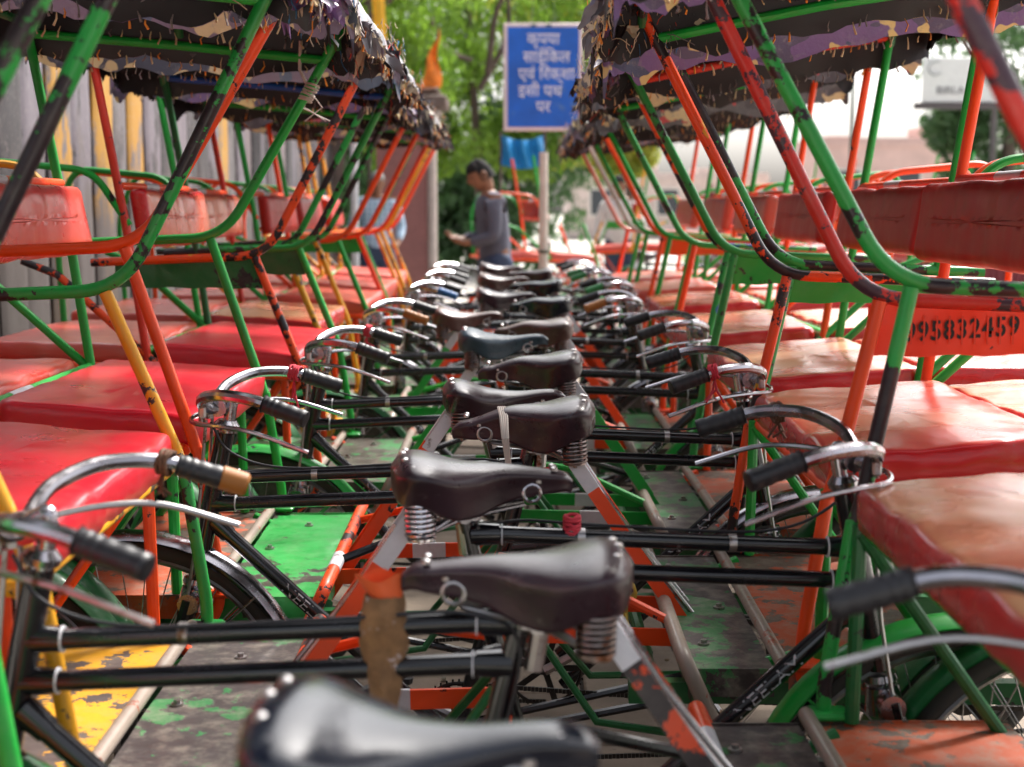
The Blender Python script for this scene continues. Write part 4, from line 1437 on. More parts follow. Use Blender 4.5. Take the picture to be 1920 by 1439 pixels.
def bush(loc, label, seed, R, mat, group):
    b = empty('bush', loc, 0, label, 'bush', group)
    link('foliage', crown_mesh(seed, [(0, 0, R * 0.6, R), (R * 1.1, 0.1, R * 0.5, R * 0.8), (-R, 0.1, R * 0.45, R * 0.75)], 0.06, 1400).mesh('foliage', 1, smooth=False), mat, b, kind='stuff')
    part('stem', None, lambda mb: [mb.tube([(0, 0, -0.06), (dx_ * 0.4, 0, R * 0.5), (dx_, 0, R)], [0.03, 0.02, 0.008], 6) for dx_ in (-R * 0.7, 0.05, R * 0.8)], BARK, b)


# the wood beyond, which reads as one mass
r_ = random.Random(5)
wood = link('far_trees', crown_mesh(31, [(r_.uniform(-11, 2.2), r_.uniform(30, 34), r_.uniform(0.8, 7.5), r_.uniform(1.5, 2.2)) for _ in range(34)], 0.13, 2600).mesh('far_trees', 1, smooth=False), LEAF_D, None)
tag(wood, 'dense far off wood of dark green trees behind the shrine and the blue sign', 'trees', kind='stuff')
bush((6.4, 24.0, 0.25), 'yellow green bush behind the maroon fence, under the flat roofed building', 21, 0.85, LEAF_Y, 'bushes behind the maroon fence')
bush((8.2, 25.0, 0.35), 'yellow green bush behind the maroon fence, nearest the dark tree', 22, 1.0, LEAF_Y, 'bushes behind the maroon fence')
bush((4.3, 27.0, 0.2), 'small green bush behind the maroon fence, left of the thin pole', 23, 0.7, LEAF, 'bushes behind the maroon fence')

# buildings beyond; distance haze is put into the paler pink and brown plaster
BRICKP = plain('pink plaster', (0.60, 0.42, 0.38), 0.85, var=0.12, scale=2)
BRICKG = plain('grey brown plaster', (0.60, 0.50, 0.46), 0.85, var=0.12, scale=2)
PALEW = plain('pale plaster', (0.66, 0.63, 0.58), 0.85, var=0.1, scale=2)
GLASSD = plain('dark window glass', (0.06, 0.07, 0.08), 0.15)


def building(loc, size, mat, label, towers, wins):
    b = empty('building', loc, 0, label, 'building')
    def f(mb):
        mb.box((0, 0, size[2] / 2), size)
        for x, w, h in towers:
            mb.box((x, 0, size[2] + h / 2), (w, size[1] * 0.6, h))
        mb.box((0, -size[1] / 2 - 0.03, size[2] - 0.25), (size[0] + 0.1, 0.10, 0.12))
    part('wall', None, f, mat, b)
    for x, z in wins:
        w = part('window', 'bwin', lambda mb: (mb.box((0, 0, 0), (1.1, 0.10, 1.3)),), PALEW, b, (x, -size[1] / 2, z))
        part('pane', 'bpane', lambda mb: (mb.box((0, -0.056, 0), (0.9, 0.02, 1.1)),), GLASSD, w)


building((14.2, 60.0, 0), (5.2, 6, 4.0), BRICKP, 'pinkish flat roofed building far off to the right under the white board', [(2.35, 0.5, 0.55), (-1.5, 0.9, 0.12)], [(-1.4, 2.2), (0.9, 2.2)])
building((7.0, 70.0, 0), (9.0, 6, 2.9), BRICKG, 'low grey brown building far off between the orange posts', [(-1.3, 1.9, 0.6), (2.0, 1.0, 0.25)], [(-3, 1.6), (0, 1.6), (3, 1.6)])
building((-6.5, 48.0, 0), (9.0, 6, 3.4), PALEW, 'pale building far behind the trees at the centre', [(1.3, 0.8, 0.4)], [(1.5, 1.8), (3.2, 1.8)])

# maroon corrugated fence on the right
MAROON = plain('maroon sheet metal', (0.22, 0.04, 0.05), 0.6, var=0.2)
fence = empty('sheet_fence', (2.6, 19.5, 0), 0, 'low maroon corrugated sheet fence along the far side of the road at right', 'fence')
mbs = MB()
mbs.grid(lambda u, v: (u * 0.74, 0.02 * sin(u * 2 * pi * 9), v * 1.55), 55, 2)
mbs.grid(lambda u, v: (u * 0.74, 0.012 + 0.02 * sin(u * 2 * pi * 9), v * 1.55), 55, 2)
mbs.box((0.37, -0.04, 1.35), (0.745, 0.04, 0.05))
fm = mbs.mesh('sheet_panel', 1)
for i in range(14):
    link('sheet_panel', fm, MAROON, fence, (i * 0.75, 0.004 * (i % 2), 0))
    part('post', 'fpost', lambda mb: mb.box((0, 0.06, 0.83), (0.06, 0.05, 1.66)), MAROON, fence, (i * 0.75, 0, 0))

# white advertising board with grey writing on a frame
bd = empty('billboard', (7.45, 26.0, 0), 0, 'white hoarding with pale grey lettering on a dark bottom frame, high at right', 'billboard')
part('panel', None, lambda mb: mb.box((0.31, 0, 3.545), (1.35, 0.05, 0.77), bev=0.01), plain('white board', (0.74, 0.78, 0.78), 0.5, var=0.06), bd)
part('frame', None, lambda mb: (mb.box((0.27, 0.0, 3.10), (1.52, 0.12, 0.11)), mb.tube([(0.93, 0.1, -0.1), (0.93, 0.1, 3.9)], 0.05, 10)), plain('dark grey metal', (0.09, 0.08, 0.085), 0.5), bd)
me = text_mesh("BIRLA", 0.19, 0.004)
for v in me.vertices:
    v.co = Vector((v.co.x + 0.12, -0.032 - v.co.z, v.co.y + 3.36))
link('lettering', me, plain('grey lettering', (0.14, 0.15, 0.17), 0.6), bd)
part('emblem', None, lambda mb: mb.tube(spline([(-0.08, -0.035, 3.86), (-0.22, -0.035, 3.83), (-0.27, -0.035, 3.71), (-0.17, -0.035, 3.62), (-0.06, -0.035, 3.66)], 6), 0.026, 6, flat=0.2), plain('grey emblem', (0.16, 0.20, 0.22), 0.6), bd)

# thin poles
def pole(loc, h, r, mat, label, name='pole', extra=None):
    p = empty(name, loc, 0, label, 'pole')
    part('shaft', None, lambda mb: mb.tube([(0, 0, -0.1), (0, 0, h * 0.5), (0, 0, h)], [r, r * 0.9, r * 0.8], 10), mat, p)
    part('base', None, lambda mb: mb.tube([(0, 0, -0.06), (0, 0, 0.06), (0, 0, 0.09)], [r * 2.2, r * 2.0, r * 1.1], 12), mat, p)
    if extra: extra(p)
    return p


DGREY = plain('dark green grey pole', (0.05, 0.07, 0.05), 0.5)
pole((7.25, 32.0, 0), 5.2, 0.045, DGREY, 'thin dark lamp pole standing alone against the white sky', 'lamp_pole',
     lambda p: part('lamp_head', None, lambda mb: mb.box((0.15, 0, 5.22), (0.45, 0.12, 0.07), bev=0.02), DGREY, p))
pole((0.225, 10.6, 0), 1.74, 0.040, plain('whitewashed post', (0.55, 0.50, 0.44), 0.7, spots=((0.2, 0.16, 0.13), 0.66)), 'short whitewashed round post behind the last handlebars, under the right canopies', 'post',
     lambda p: part('band', None, lambda mb: mb.tube([(0, 0, 1.03), (0, 0, 1.05)], 0.045, 12), DGREY, p))
pole((-1.33, 12.6, 0), 4.2, 0.035, plain('grey white metal post', (0.55, 0.56, 0.58), 0.5), 'tall pale metal post beside the grey panel, top left of centre', 'post')
pn = part('panel_board', None, lambda mb: mb.box((-1.52, 12.7, 2.95), (0.32, 0.04, 1.3), bev=0.01), plain('grey painted panel', (0.27, 0.27, 0.29), 0.6), None)
tag(pn, 'plain grey panel fixed to the left of the tall pale post', 'panel')
part('bracket', None, lambda mb: (mb.box((-1.52, 12.72, 2.4), (0.42, 0.03, 0.04)), mb.tube([(-1.62, 12.75, -0.05), (-1.62, 12.75, 3.5)], 0.025, 8)), DGREY, pn)

# blue sign
BLUE = plain('blue sign enamel', (0.006, 0.10, 0.48), 0.5, var=0.22, scale=4, spots=((0.05, 0.14, 0.40), 0.60))
sg_y = 14.0
sg = empty('street_sign', (0.29, sg_y, 0), 0, 'blue rectangular sign with white Hindi lettering and pinkish white border', 'sign')
sw, sh, sz = 0.735, 0.985, 2.555
part('border', None, lambda mb: mb.box((0, 0, sz), (sw, 0.03, sh), bev=0.006), plain('sign border white', (0.72, 0.58, 0.58), 0.5, var=0.05), sg)
part('face', None, lambda mb: mb.box((0, -0.018, sz), (sw - 0.072, 0.008, sh - 0.072)), BLUE, sg)
for sx in (-0.11, 0.11):
    part('hanging_wire', None, lambda mb: mb.tube([(sx, 0.02, sz + sh / 2 - 0.01), (sx * 0.6, 0.1, sz + sh / 2 + 0.7), (sx * 0.2, 0.3, sz + sh / 2 + 1.4)], 0.004, 5), DGREY, sg)
for sx in (-0.09, 0.05):
    part('clip', None, lambda mb: mb.box((sx, -0.02, sz + sh / 2 - 0.022), (0.05, 0.02, 0.018)), DGREY, sg)
SIGNW = plain('white lettering', (0.78, 0.74, 0.80), 0.5, var=0.04)
# matras that stand before their consonant are typed in drawing order
for i, (s, dx_, dz_) in enumerate((("\u0915\u0943\u092a\u092f\u093e", 0.0, 0.365), ("\u0938\u093e\u0908\u093f\u0915\u0932", 0.03, 0.20), ("\u090f\u0935\u0902 \u093f\u0930\u0915\u094d\u0936\u093e", 0.03, 0.045), ("\u0907\u0938\u0940 \u092a\u0925", -0.03, -0.11), ("\u092a\u0930", 0.0, -0.255))):
    me = text_mesh(s, 0.150, 0.003)
    for v in me.vertices:
        z = v.co.y * 1.0 + sz + dz_
        v.co = Vector((v.co.x * 0.93 + dx_, -0.0255 - v.co.z, z - 0.02))
    link('lettering', me, SIGNW, sg)
tarp = empty('blue_tarpaulin', (0.22, 15.6, 0), 0, 'bright blue sheet hung below the street sign', 'tarpaulin')
part('sheet', None, lambda mb: mb.grid(lambda u, v: (-0.33 + u * 0.44, 0.05 * sin(u * 17 + v * 3), 1.80 + v * 0.30 - 0.05 * sin(u * pi)), 26, 8), plain('bright blue plastic', (0.02, 0.22, 0.50), 0.4), tarp)
part('prop', None, lambda mb: mb.tube([(-0.34, 0.03, -0.05), (-0.34, 0.03, 2.14)], 0.014, 8), BARK, tarp)
part('prop', None, lambda mb: mb.tube([(0.12, 0.03, -0.05), (0.12, 0.03, 2.14)], 0.014, 8), BARK, tarp)

# roadside shrine stall, with flags
st = empty('shrine_stall', (-1.28, 17.2, 0), 0, 'small pink walled shrine with grey dome and brown flat eave', 'shrine')
part('wall', None, lambda mb: mb.box((0.02, 0.3, 1.15), (0.60, 0.6, 2.35)), plain('dark pink plaster', (0.30, 0.13, 0.12), 0.8), st)
part('column', None, lambda mb: (mb.tube([(0.36, 0, -0.05), (0.36, 0, 2.45)], 0.055, 12), mb.box((0.36, 0, 2.40), (0.2, 0.2, 0.08))), plain('cream painted column', (0.50, 0.42, 0.38), 0.6), st)
part('eave', None, lambda mb: (mb.box((0.05, 0.2, 2.55), (0.98, 0.9, 0.14), bev=0.02), mb.box((0.05, 0.2, 2.67), (0.80, 0.7, 0.08), bev=0.02)), plain('brown stone eave', (0.14, 0.10, 0.085), 0.8), st)
def dome(mb):
    mb.grid(lambda u, v: (-0.13 + 0.27 * cos(2 * pi * u) * cos(v * pi / 2), 0.2 + 0.27 * sin(2 * pi * u) * cos(v * pi / 2), 2.70 + 0.32 * sin(v * pi / 2)), 24, 10, closed_u=True)
part('dome', None, dome, plain('grey white dome', (0.50, 0.52, 0.52), 0.6), st)
part('finial', None, lambda mb: mb.tube([(-0.2, 0.15, 2.95), (-0.2, 0.15, 3.08), (-0.2, 0.15, 3.25), (-0.2, 0.15, 3.36)], [0.09, 0.13, 0.10, 0.03], 10), plain('ochre finial', (0.62, 0.34, 0.06), 0.6), st)
fl = empty('shrine_flag', (-0.93, 17.0, 2.68), 0, 'narrow orange flag on the shrine eave, tapering to a point', 'flag')
part('cloth', None, lambda mb: mb.grid(lambda u, v: ((u - 0.5) * 0.26 * (1 - v) ** 1.2 + 0.10 * v + 0.02 * sin(v * 9), 0.03 * sin(u * 6 + v * 8), v * 0.66 + 0.02), 8, 16), plain('orange cloth', (0.78, 0.20, 0.02), 0.7, var=0.3), fl)
part('stick', None, lambda mb: mb.tube([(0.03, 0.03, -0.05), (0.10, 0.03, 0.69)], 0.010, 6), BARK, fl)
yb = part('yellow_banner', None, lambda mb: mb.grid(lambda u, v: (-1.52 + u * 0.13 + 0.05 * v, 16.2 + 0.02 * sin(u * 7), 3.05 + (1 - v) * 1.0), 8, 12), plain('yellow cloth', (0.75, 0.40, 0.02), 0.7, var=0.2), None)
tag(yb, 'yellow cloth strip hanging high beside the tall pale post', 'banner')
part('banner_pole', None, lambda mb: mb.tube([(-1.58, 16.25, -0.05), (-1.52, 16.25, 4.3)], 0.02, 8), BARK, yb)


# ------------------------------------------------------------------ people
SKIN = plain('brown skin', (0.24, 0.105, 0.055), 0.5, var=0.1, scale=6)
HAIR = plain('black hair', (0.004, 0.003, 0.003), 0.95, scale=60, var=0.4, bump=0.4)
HAIRG = plain('grey hair', (0.20, 0.19, 0.18), 0.6, scale=60, var=0.4, bump=0.4)


def skin_obj(name, verts, edges, radii, mat, parent, root_i=0, sub=2, xf=None, extra=None):
    me = bpy.data.meshes.new(name)
    if xf: verts = [xf(Vector(v)) for v in verts]
    me.from_pydata([tuple(v) for v in verts], edges, [])
    o = bpy.data.objects.new(name, me)
    COL.objects.link(o)
    md = o.modifiers.new('skin', 'SKIN'); md.use_smooth_shade = True
    for i, r in enumerate(radii):
        sv = me.skin_vertices[0].data[i]
        sv.radius = r if isinstance(r, tuple) else (r, r)
        sv.use_root = (i == root_i)
    s = o.modifiers.new('sub', 'SUBSURF'); s.levels = sub; s.render_levels = sub
    bpy.context.view_layer.update()
    dg = bpy.context.evaluated_depsgraph_get()
    m2 = bpy.data.meshes.new_from_object(o.evaluated_get(dg))
    bpy.data.objects.remove(o)
    m2.name = name
    if extra:
        q = MB()
        q.add([v.co for v in m2.vertices], [tuple(p.vertices) for p in m2.polygons])
        extra(q)
        m2 = q.mesh(name, 1, smooth=True, angle=80)
    m2.materials.clear(); m2.materials.append(None)
    m2.polygons.foreach_set("use_smooth", [True] * len(m2.polygons))
    return link(name, m2, mat, parent)


def person(loc, rz, label, shirt, trousers, hair, arms, head_pitch=0.0, stoop=0.0, scale=1.0):
    """faces local +x.  arms: for each side a (elbow, wrist, fingertip) triple of points"""
    p = empty('person', loc, rz, label, 'person')
    p.scale = (scale,) * 3
    hx = 0.03 + stoop
    nk = Vector((hx, 0, 1.47))
    hc = nk + Vector((0.035 + 0.05 * sin(head_pitch), 0, 0.125))
    V = [(0, 0, 0.98), (0.0, 0, 1.12), (hx * 0.6, 0, 1.30), (hx * 0.9, 0, 1.42), tuple(nk), tuple(nk + Vector((0.012, 0, 0.055)))]
    E = [(0, 1), (1, 2), (2, 3), (3, 4), (4, 5)]
    R = [(0.115, 0.15), (0.10, 0.135), (0.11, 0.155), (0.085, 0.13), 0.055, 0.052]
    for s in (-1, 1):
        b = len(V)
        V += [(0.0, s * 0.095, 0.93), (0.01, s * 0.10, 0.50), (-0.01, s * 0.105, 0.10), (0.05, s * 0.11, 0.045), (0.15, s * 0.12, 0.03)]
        R += [0.088, 0.056, 0.040, 0.040, 0.030]
        E += [(0, b), (b, b + 1), (b + 1, b + 2), (b + 2, b + 3), (b + 3, b + 4)]
        a = len(V)
        el, wr, hd = arms[0 if s < 0 else 1]
        V += [(hx * 0.9, s * 0.175, 1.405), el, wr, hd]
        R += [0.058, 0.040, 0.028, (0.020, 0.036)]
        E += [(3, a), (a, a + 1), (a + 1, a + 2), (a + 2, a + 3)]
        wv, hv = Vector(wr), Vector(hd)
        d = (hv - wv).normalized()
        side = d.cross(Vector((0, 0, 1)))
        side = side.normalized() if side.length > 0.1 else Vector((0, 1, 0))
        for k in range(4):
            f0 = hv + side * (k - 1.5) * 0.019
            f1 = f0 + d * (0.038 - abs(k - 1.4) * 0.004) + Vector((0, 0, 0.004))
            f2 = f1 + (d * 0.6 + Vector((0, 0, 0.8))).normalized() * 0.03
            b2 = len(V)
            V += [tuple(f0 + d * 0.01), tuple(f1), tuple(f2)]
            R += [0.0095, 0.0088, 0.0075]
            E += [(a + 3, b2), (b2, b2 + 1), (b2 + 1, b2 + 2)]
        t0 = wv.lerp(hv, 0.45) + side * 0.035 * -s
        b2 = len(V)
        V += [tuple(t0), tuple(t0 + d * 0.035 + Vector((0, 0, 0.018)))]
        R += [0.011, 0.0085]
        E += [(a + 3, b2), (b2, b2 + 1)]
    # head: skull, jaw and face are vertices of the same skin
    Mh = Matrix.Rotation(head_pitch, 3, 'Y')
    b = len(V)
    V += [tuple(hc + Mh @ Vector((-0.012, 0, 0.03)))]
    R += [(0.088, 0.078)]
    E += [(5, b)]
    bodydef = (V, E, R)
    def face(mb):
        def g(u, v):
            th = 2 * pi * u; ph = (v - 0.5) * pi
            x, y, z = cos(th) * cos(ph), sin(th) * cos(ph), sin(ph)
            X = x * 0.094; Y = y * 0.074 * (1 - 0.22 * max(0, -z)) ; Z = z * 0.118
            if x > 0:
                X += 0.026 * math.exp(-((y / 0.16) ** 2) - ((z + 0.10) / 0.20) ** 2)     # nose
                X += 0.006 * math.exp(-((z - 0.30) / 0.12) ** 2)                          # brow
                X -= 0.009 * math.exp(-((abs(y) - 0.38) / 0.15) ** 2 - ((z - 0.10) / 0.12) ** 2)   # eye sockets
                X += 0.007 * math.exp(-((y / 0.3) ** 2) - ((z + 0.45) / 0.08) ** 2)       # lips
                X += 0.012 * math.exp(-((y / 0.35) ** 2) - ((z + 0.80) / 0.15) ** 2)      # chin
            else:
                X *= 1 - 0.25 * max(0, -z)
            return Vector((X, Y, Z))
        mb.grid(lambda u, v: hc + Mh @ (g(u, v) + Vector((0.01, 0, 0.01))), 32, 20, closed_u=True)
        for s in (-1, 1):
            mb.tube([hc + Mh @ Vector((-0.004 + 0.016 * cos(a), s * 0.080, 0.006 + 0.030 * sin(a))) for a in [2 * pi * i / 12 for i in range(12)]], 0.008, 6, closed=True)
    skin_obj('body', *bodydef, SKIN, p, extra=face)
    def hairf(mb):
        def g(u, v):
            th = 2 * pi * u; ph = v * pi / 2
            x, y, z = cos(th) * cos(ph), sin(th) * cos(ph), sin(ph)
            low = -0.045 if x < 0.25 else 0.045
            Z = z * 0.128 + (1 - z) * low
            n = 0.006 * noise.noise(Vector((x * 7, y * 7, z * 7)))
            return hc + Mh @ (Vector((x * 0.102 - 0.004 + n, y * 0.083 + n, Z + n)) + Vector((0.006, 0, 0.012)))
        mb.grid(g, 32, 12, closed_u=True)
    part('hair', None, hairf, hair, p)
    def eyes(mb):
        for s in (-1, 1):
            c0 = hc + Mh @ Vector((0.090, s * 0.030, 0.020))
            mb.tube([c0 - Vector((0.004, 0, 0)), c0 + Vector((0.004, 0, 0))], 0.009, 8)
    part('eyes', None, eyes, HAIR, p)
    # shirt
    V = [(0, 0, 0.80), (0.0, 0, 1.08), (hx * 0.6, 0, 1.30), (hx * 0.9, 0, 1.42), tuple(nk + Vector((0, 0, 0.015)))]
    E = [(0, 1), (1, 2), (2, 3), (3, 4)]
    R = [(0.150, 0.190), (0.128, 0.168), (0.136, 0.180), (0.112, 0.158), 0.078]
    for s in (-1, 1):
        a = len(V)
        el, wr, hd = arms[0 if s < 0 else 1]
        V += [(hx * 0.9, s * 0.18, 1.405), el, tuple(Vector(el).lerp(Vector(wr), 0.86))]
        R += [0.072, 0.056, 0.042]
        E += [(3, a), (a, a + 1), (a + 1, a + 2)]
    skin_obj('shirt', V, E, R, shirt, p)
    V = [(0, 0, 1.04), (0, 0, 0.90)]; E = [(0, 1)]; R = [(0.135, 0.175), (0.15, 0.19)]
    for s in (-1, 1):
        b = len(V)
        V += [(0.0, s * 0.098, 0.84), (0.012, s * 0.102, 0.50), (-0.005, s * 0.107, 0.10)]
        R += [0.125, 0.085, 0.068]
        E += [(1, b), (b, b + 1), (b + 1, b + 2)]
    skin_obj('trousers', V, E, R, trousers, p)
    return p


GREYSH = plain('grey long sleeved jersey', (0.085, 0.085, 0.115), 0.9, var=0.12, scale=30, bump=0.2)
JEANS = plain('dark jeans', (0.03, 0.045, 0.09), 0.85)


def check_shirt():
    m, nt, b = _new('pale blue checked shirt')
    v = _coords(nt, False)
    w1 = nt.nodes.new("ShaderNodeTexWave"); w1.bands_direction = 'Y'; w1.inputs["Scale"].default_value = 6
    w2 = nt.nodes.new("ShaderNodeTexWave"); w2.bands_direction = 'Z'; w2.inputs["Scale"].default_value = 6
    nt.links.new(v, w1.inputs[0]); nt.links.new(v, w2.inputs[0])
    c = _mix(nt, _ramp(nt, w1.outputs["Fac"], [(0.6, 0.0), (0.7, 1.0)]), (0.50, 0.60, 0.70), (0.22, 0.36, 0.50))
    c = _mix(nt, _ramp(nt, w2.outputs["Fac"], [(0.75, 0.0), (0.8, 0.6)]), c, (0.18, 0.30, 0.45))
    nt.links.new(c, b.inputs["Base Color"]); b.inputs["Roughness"].default_value = 0.85
    return m


person((-0.13, 11.6, 0), radians(192), 'young man in grey long sleeved jersey standing with bowed head, looking at his hands', GREYSH, JEANS, HAIR,
       [((0.06, -0.23, 1.13), (0.26, -0.12, 1.10), (0.33, -0.09, 1.13)), ((0.05, 0.24, 1.13), (0.26, 0.13, 1.08), (0.33, 0.08, 1.11))], 0.42, 0.02, 1.0)
person((-1.42, 15.6, 0), radians(-80), 'older grey haired man in pale blue checked shirt behind the left canopies', check_shirt(), JEANS, HAIRG,
       [((0.05, -0.26, 1.14), (0.20, -0.20, 0.98), (0.25, -0.16, 0.95)), ((0.05, 0.26, 1.14), (0.20, 0.20, 0.98), (0.25, 0.16, 0.95))], 0.15, 0.02, 1.0)
person((1.28, 17.5, 0), radians(-110), 'distant dark haired man in white shirt seen between the right hoops', plain('white shirt', (0.62, 0.60, 0.60), 0.8), JEANS, HAIR,
       [((0.03, -0.26, 1.14), (0.14, -0.24, 0.92), (0.18, -0.23, 0.86)), ((0.03, 0.26, 1.14), (0.14, 0.24, 0.92), (0.18, 0.23, 0.86))], 0.1, 0.02, 1.0)

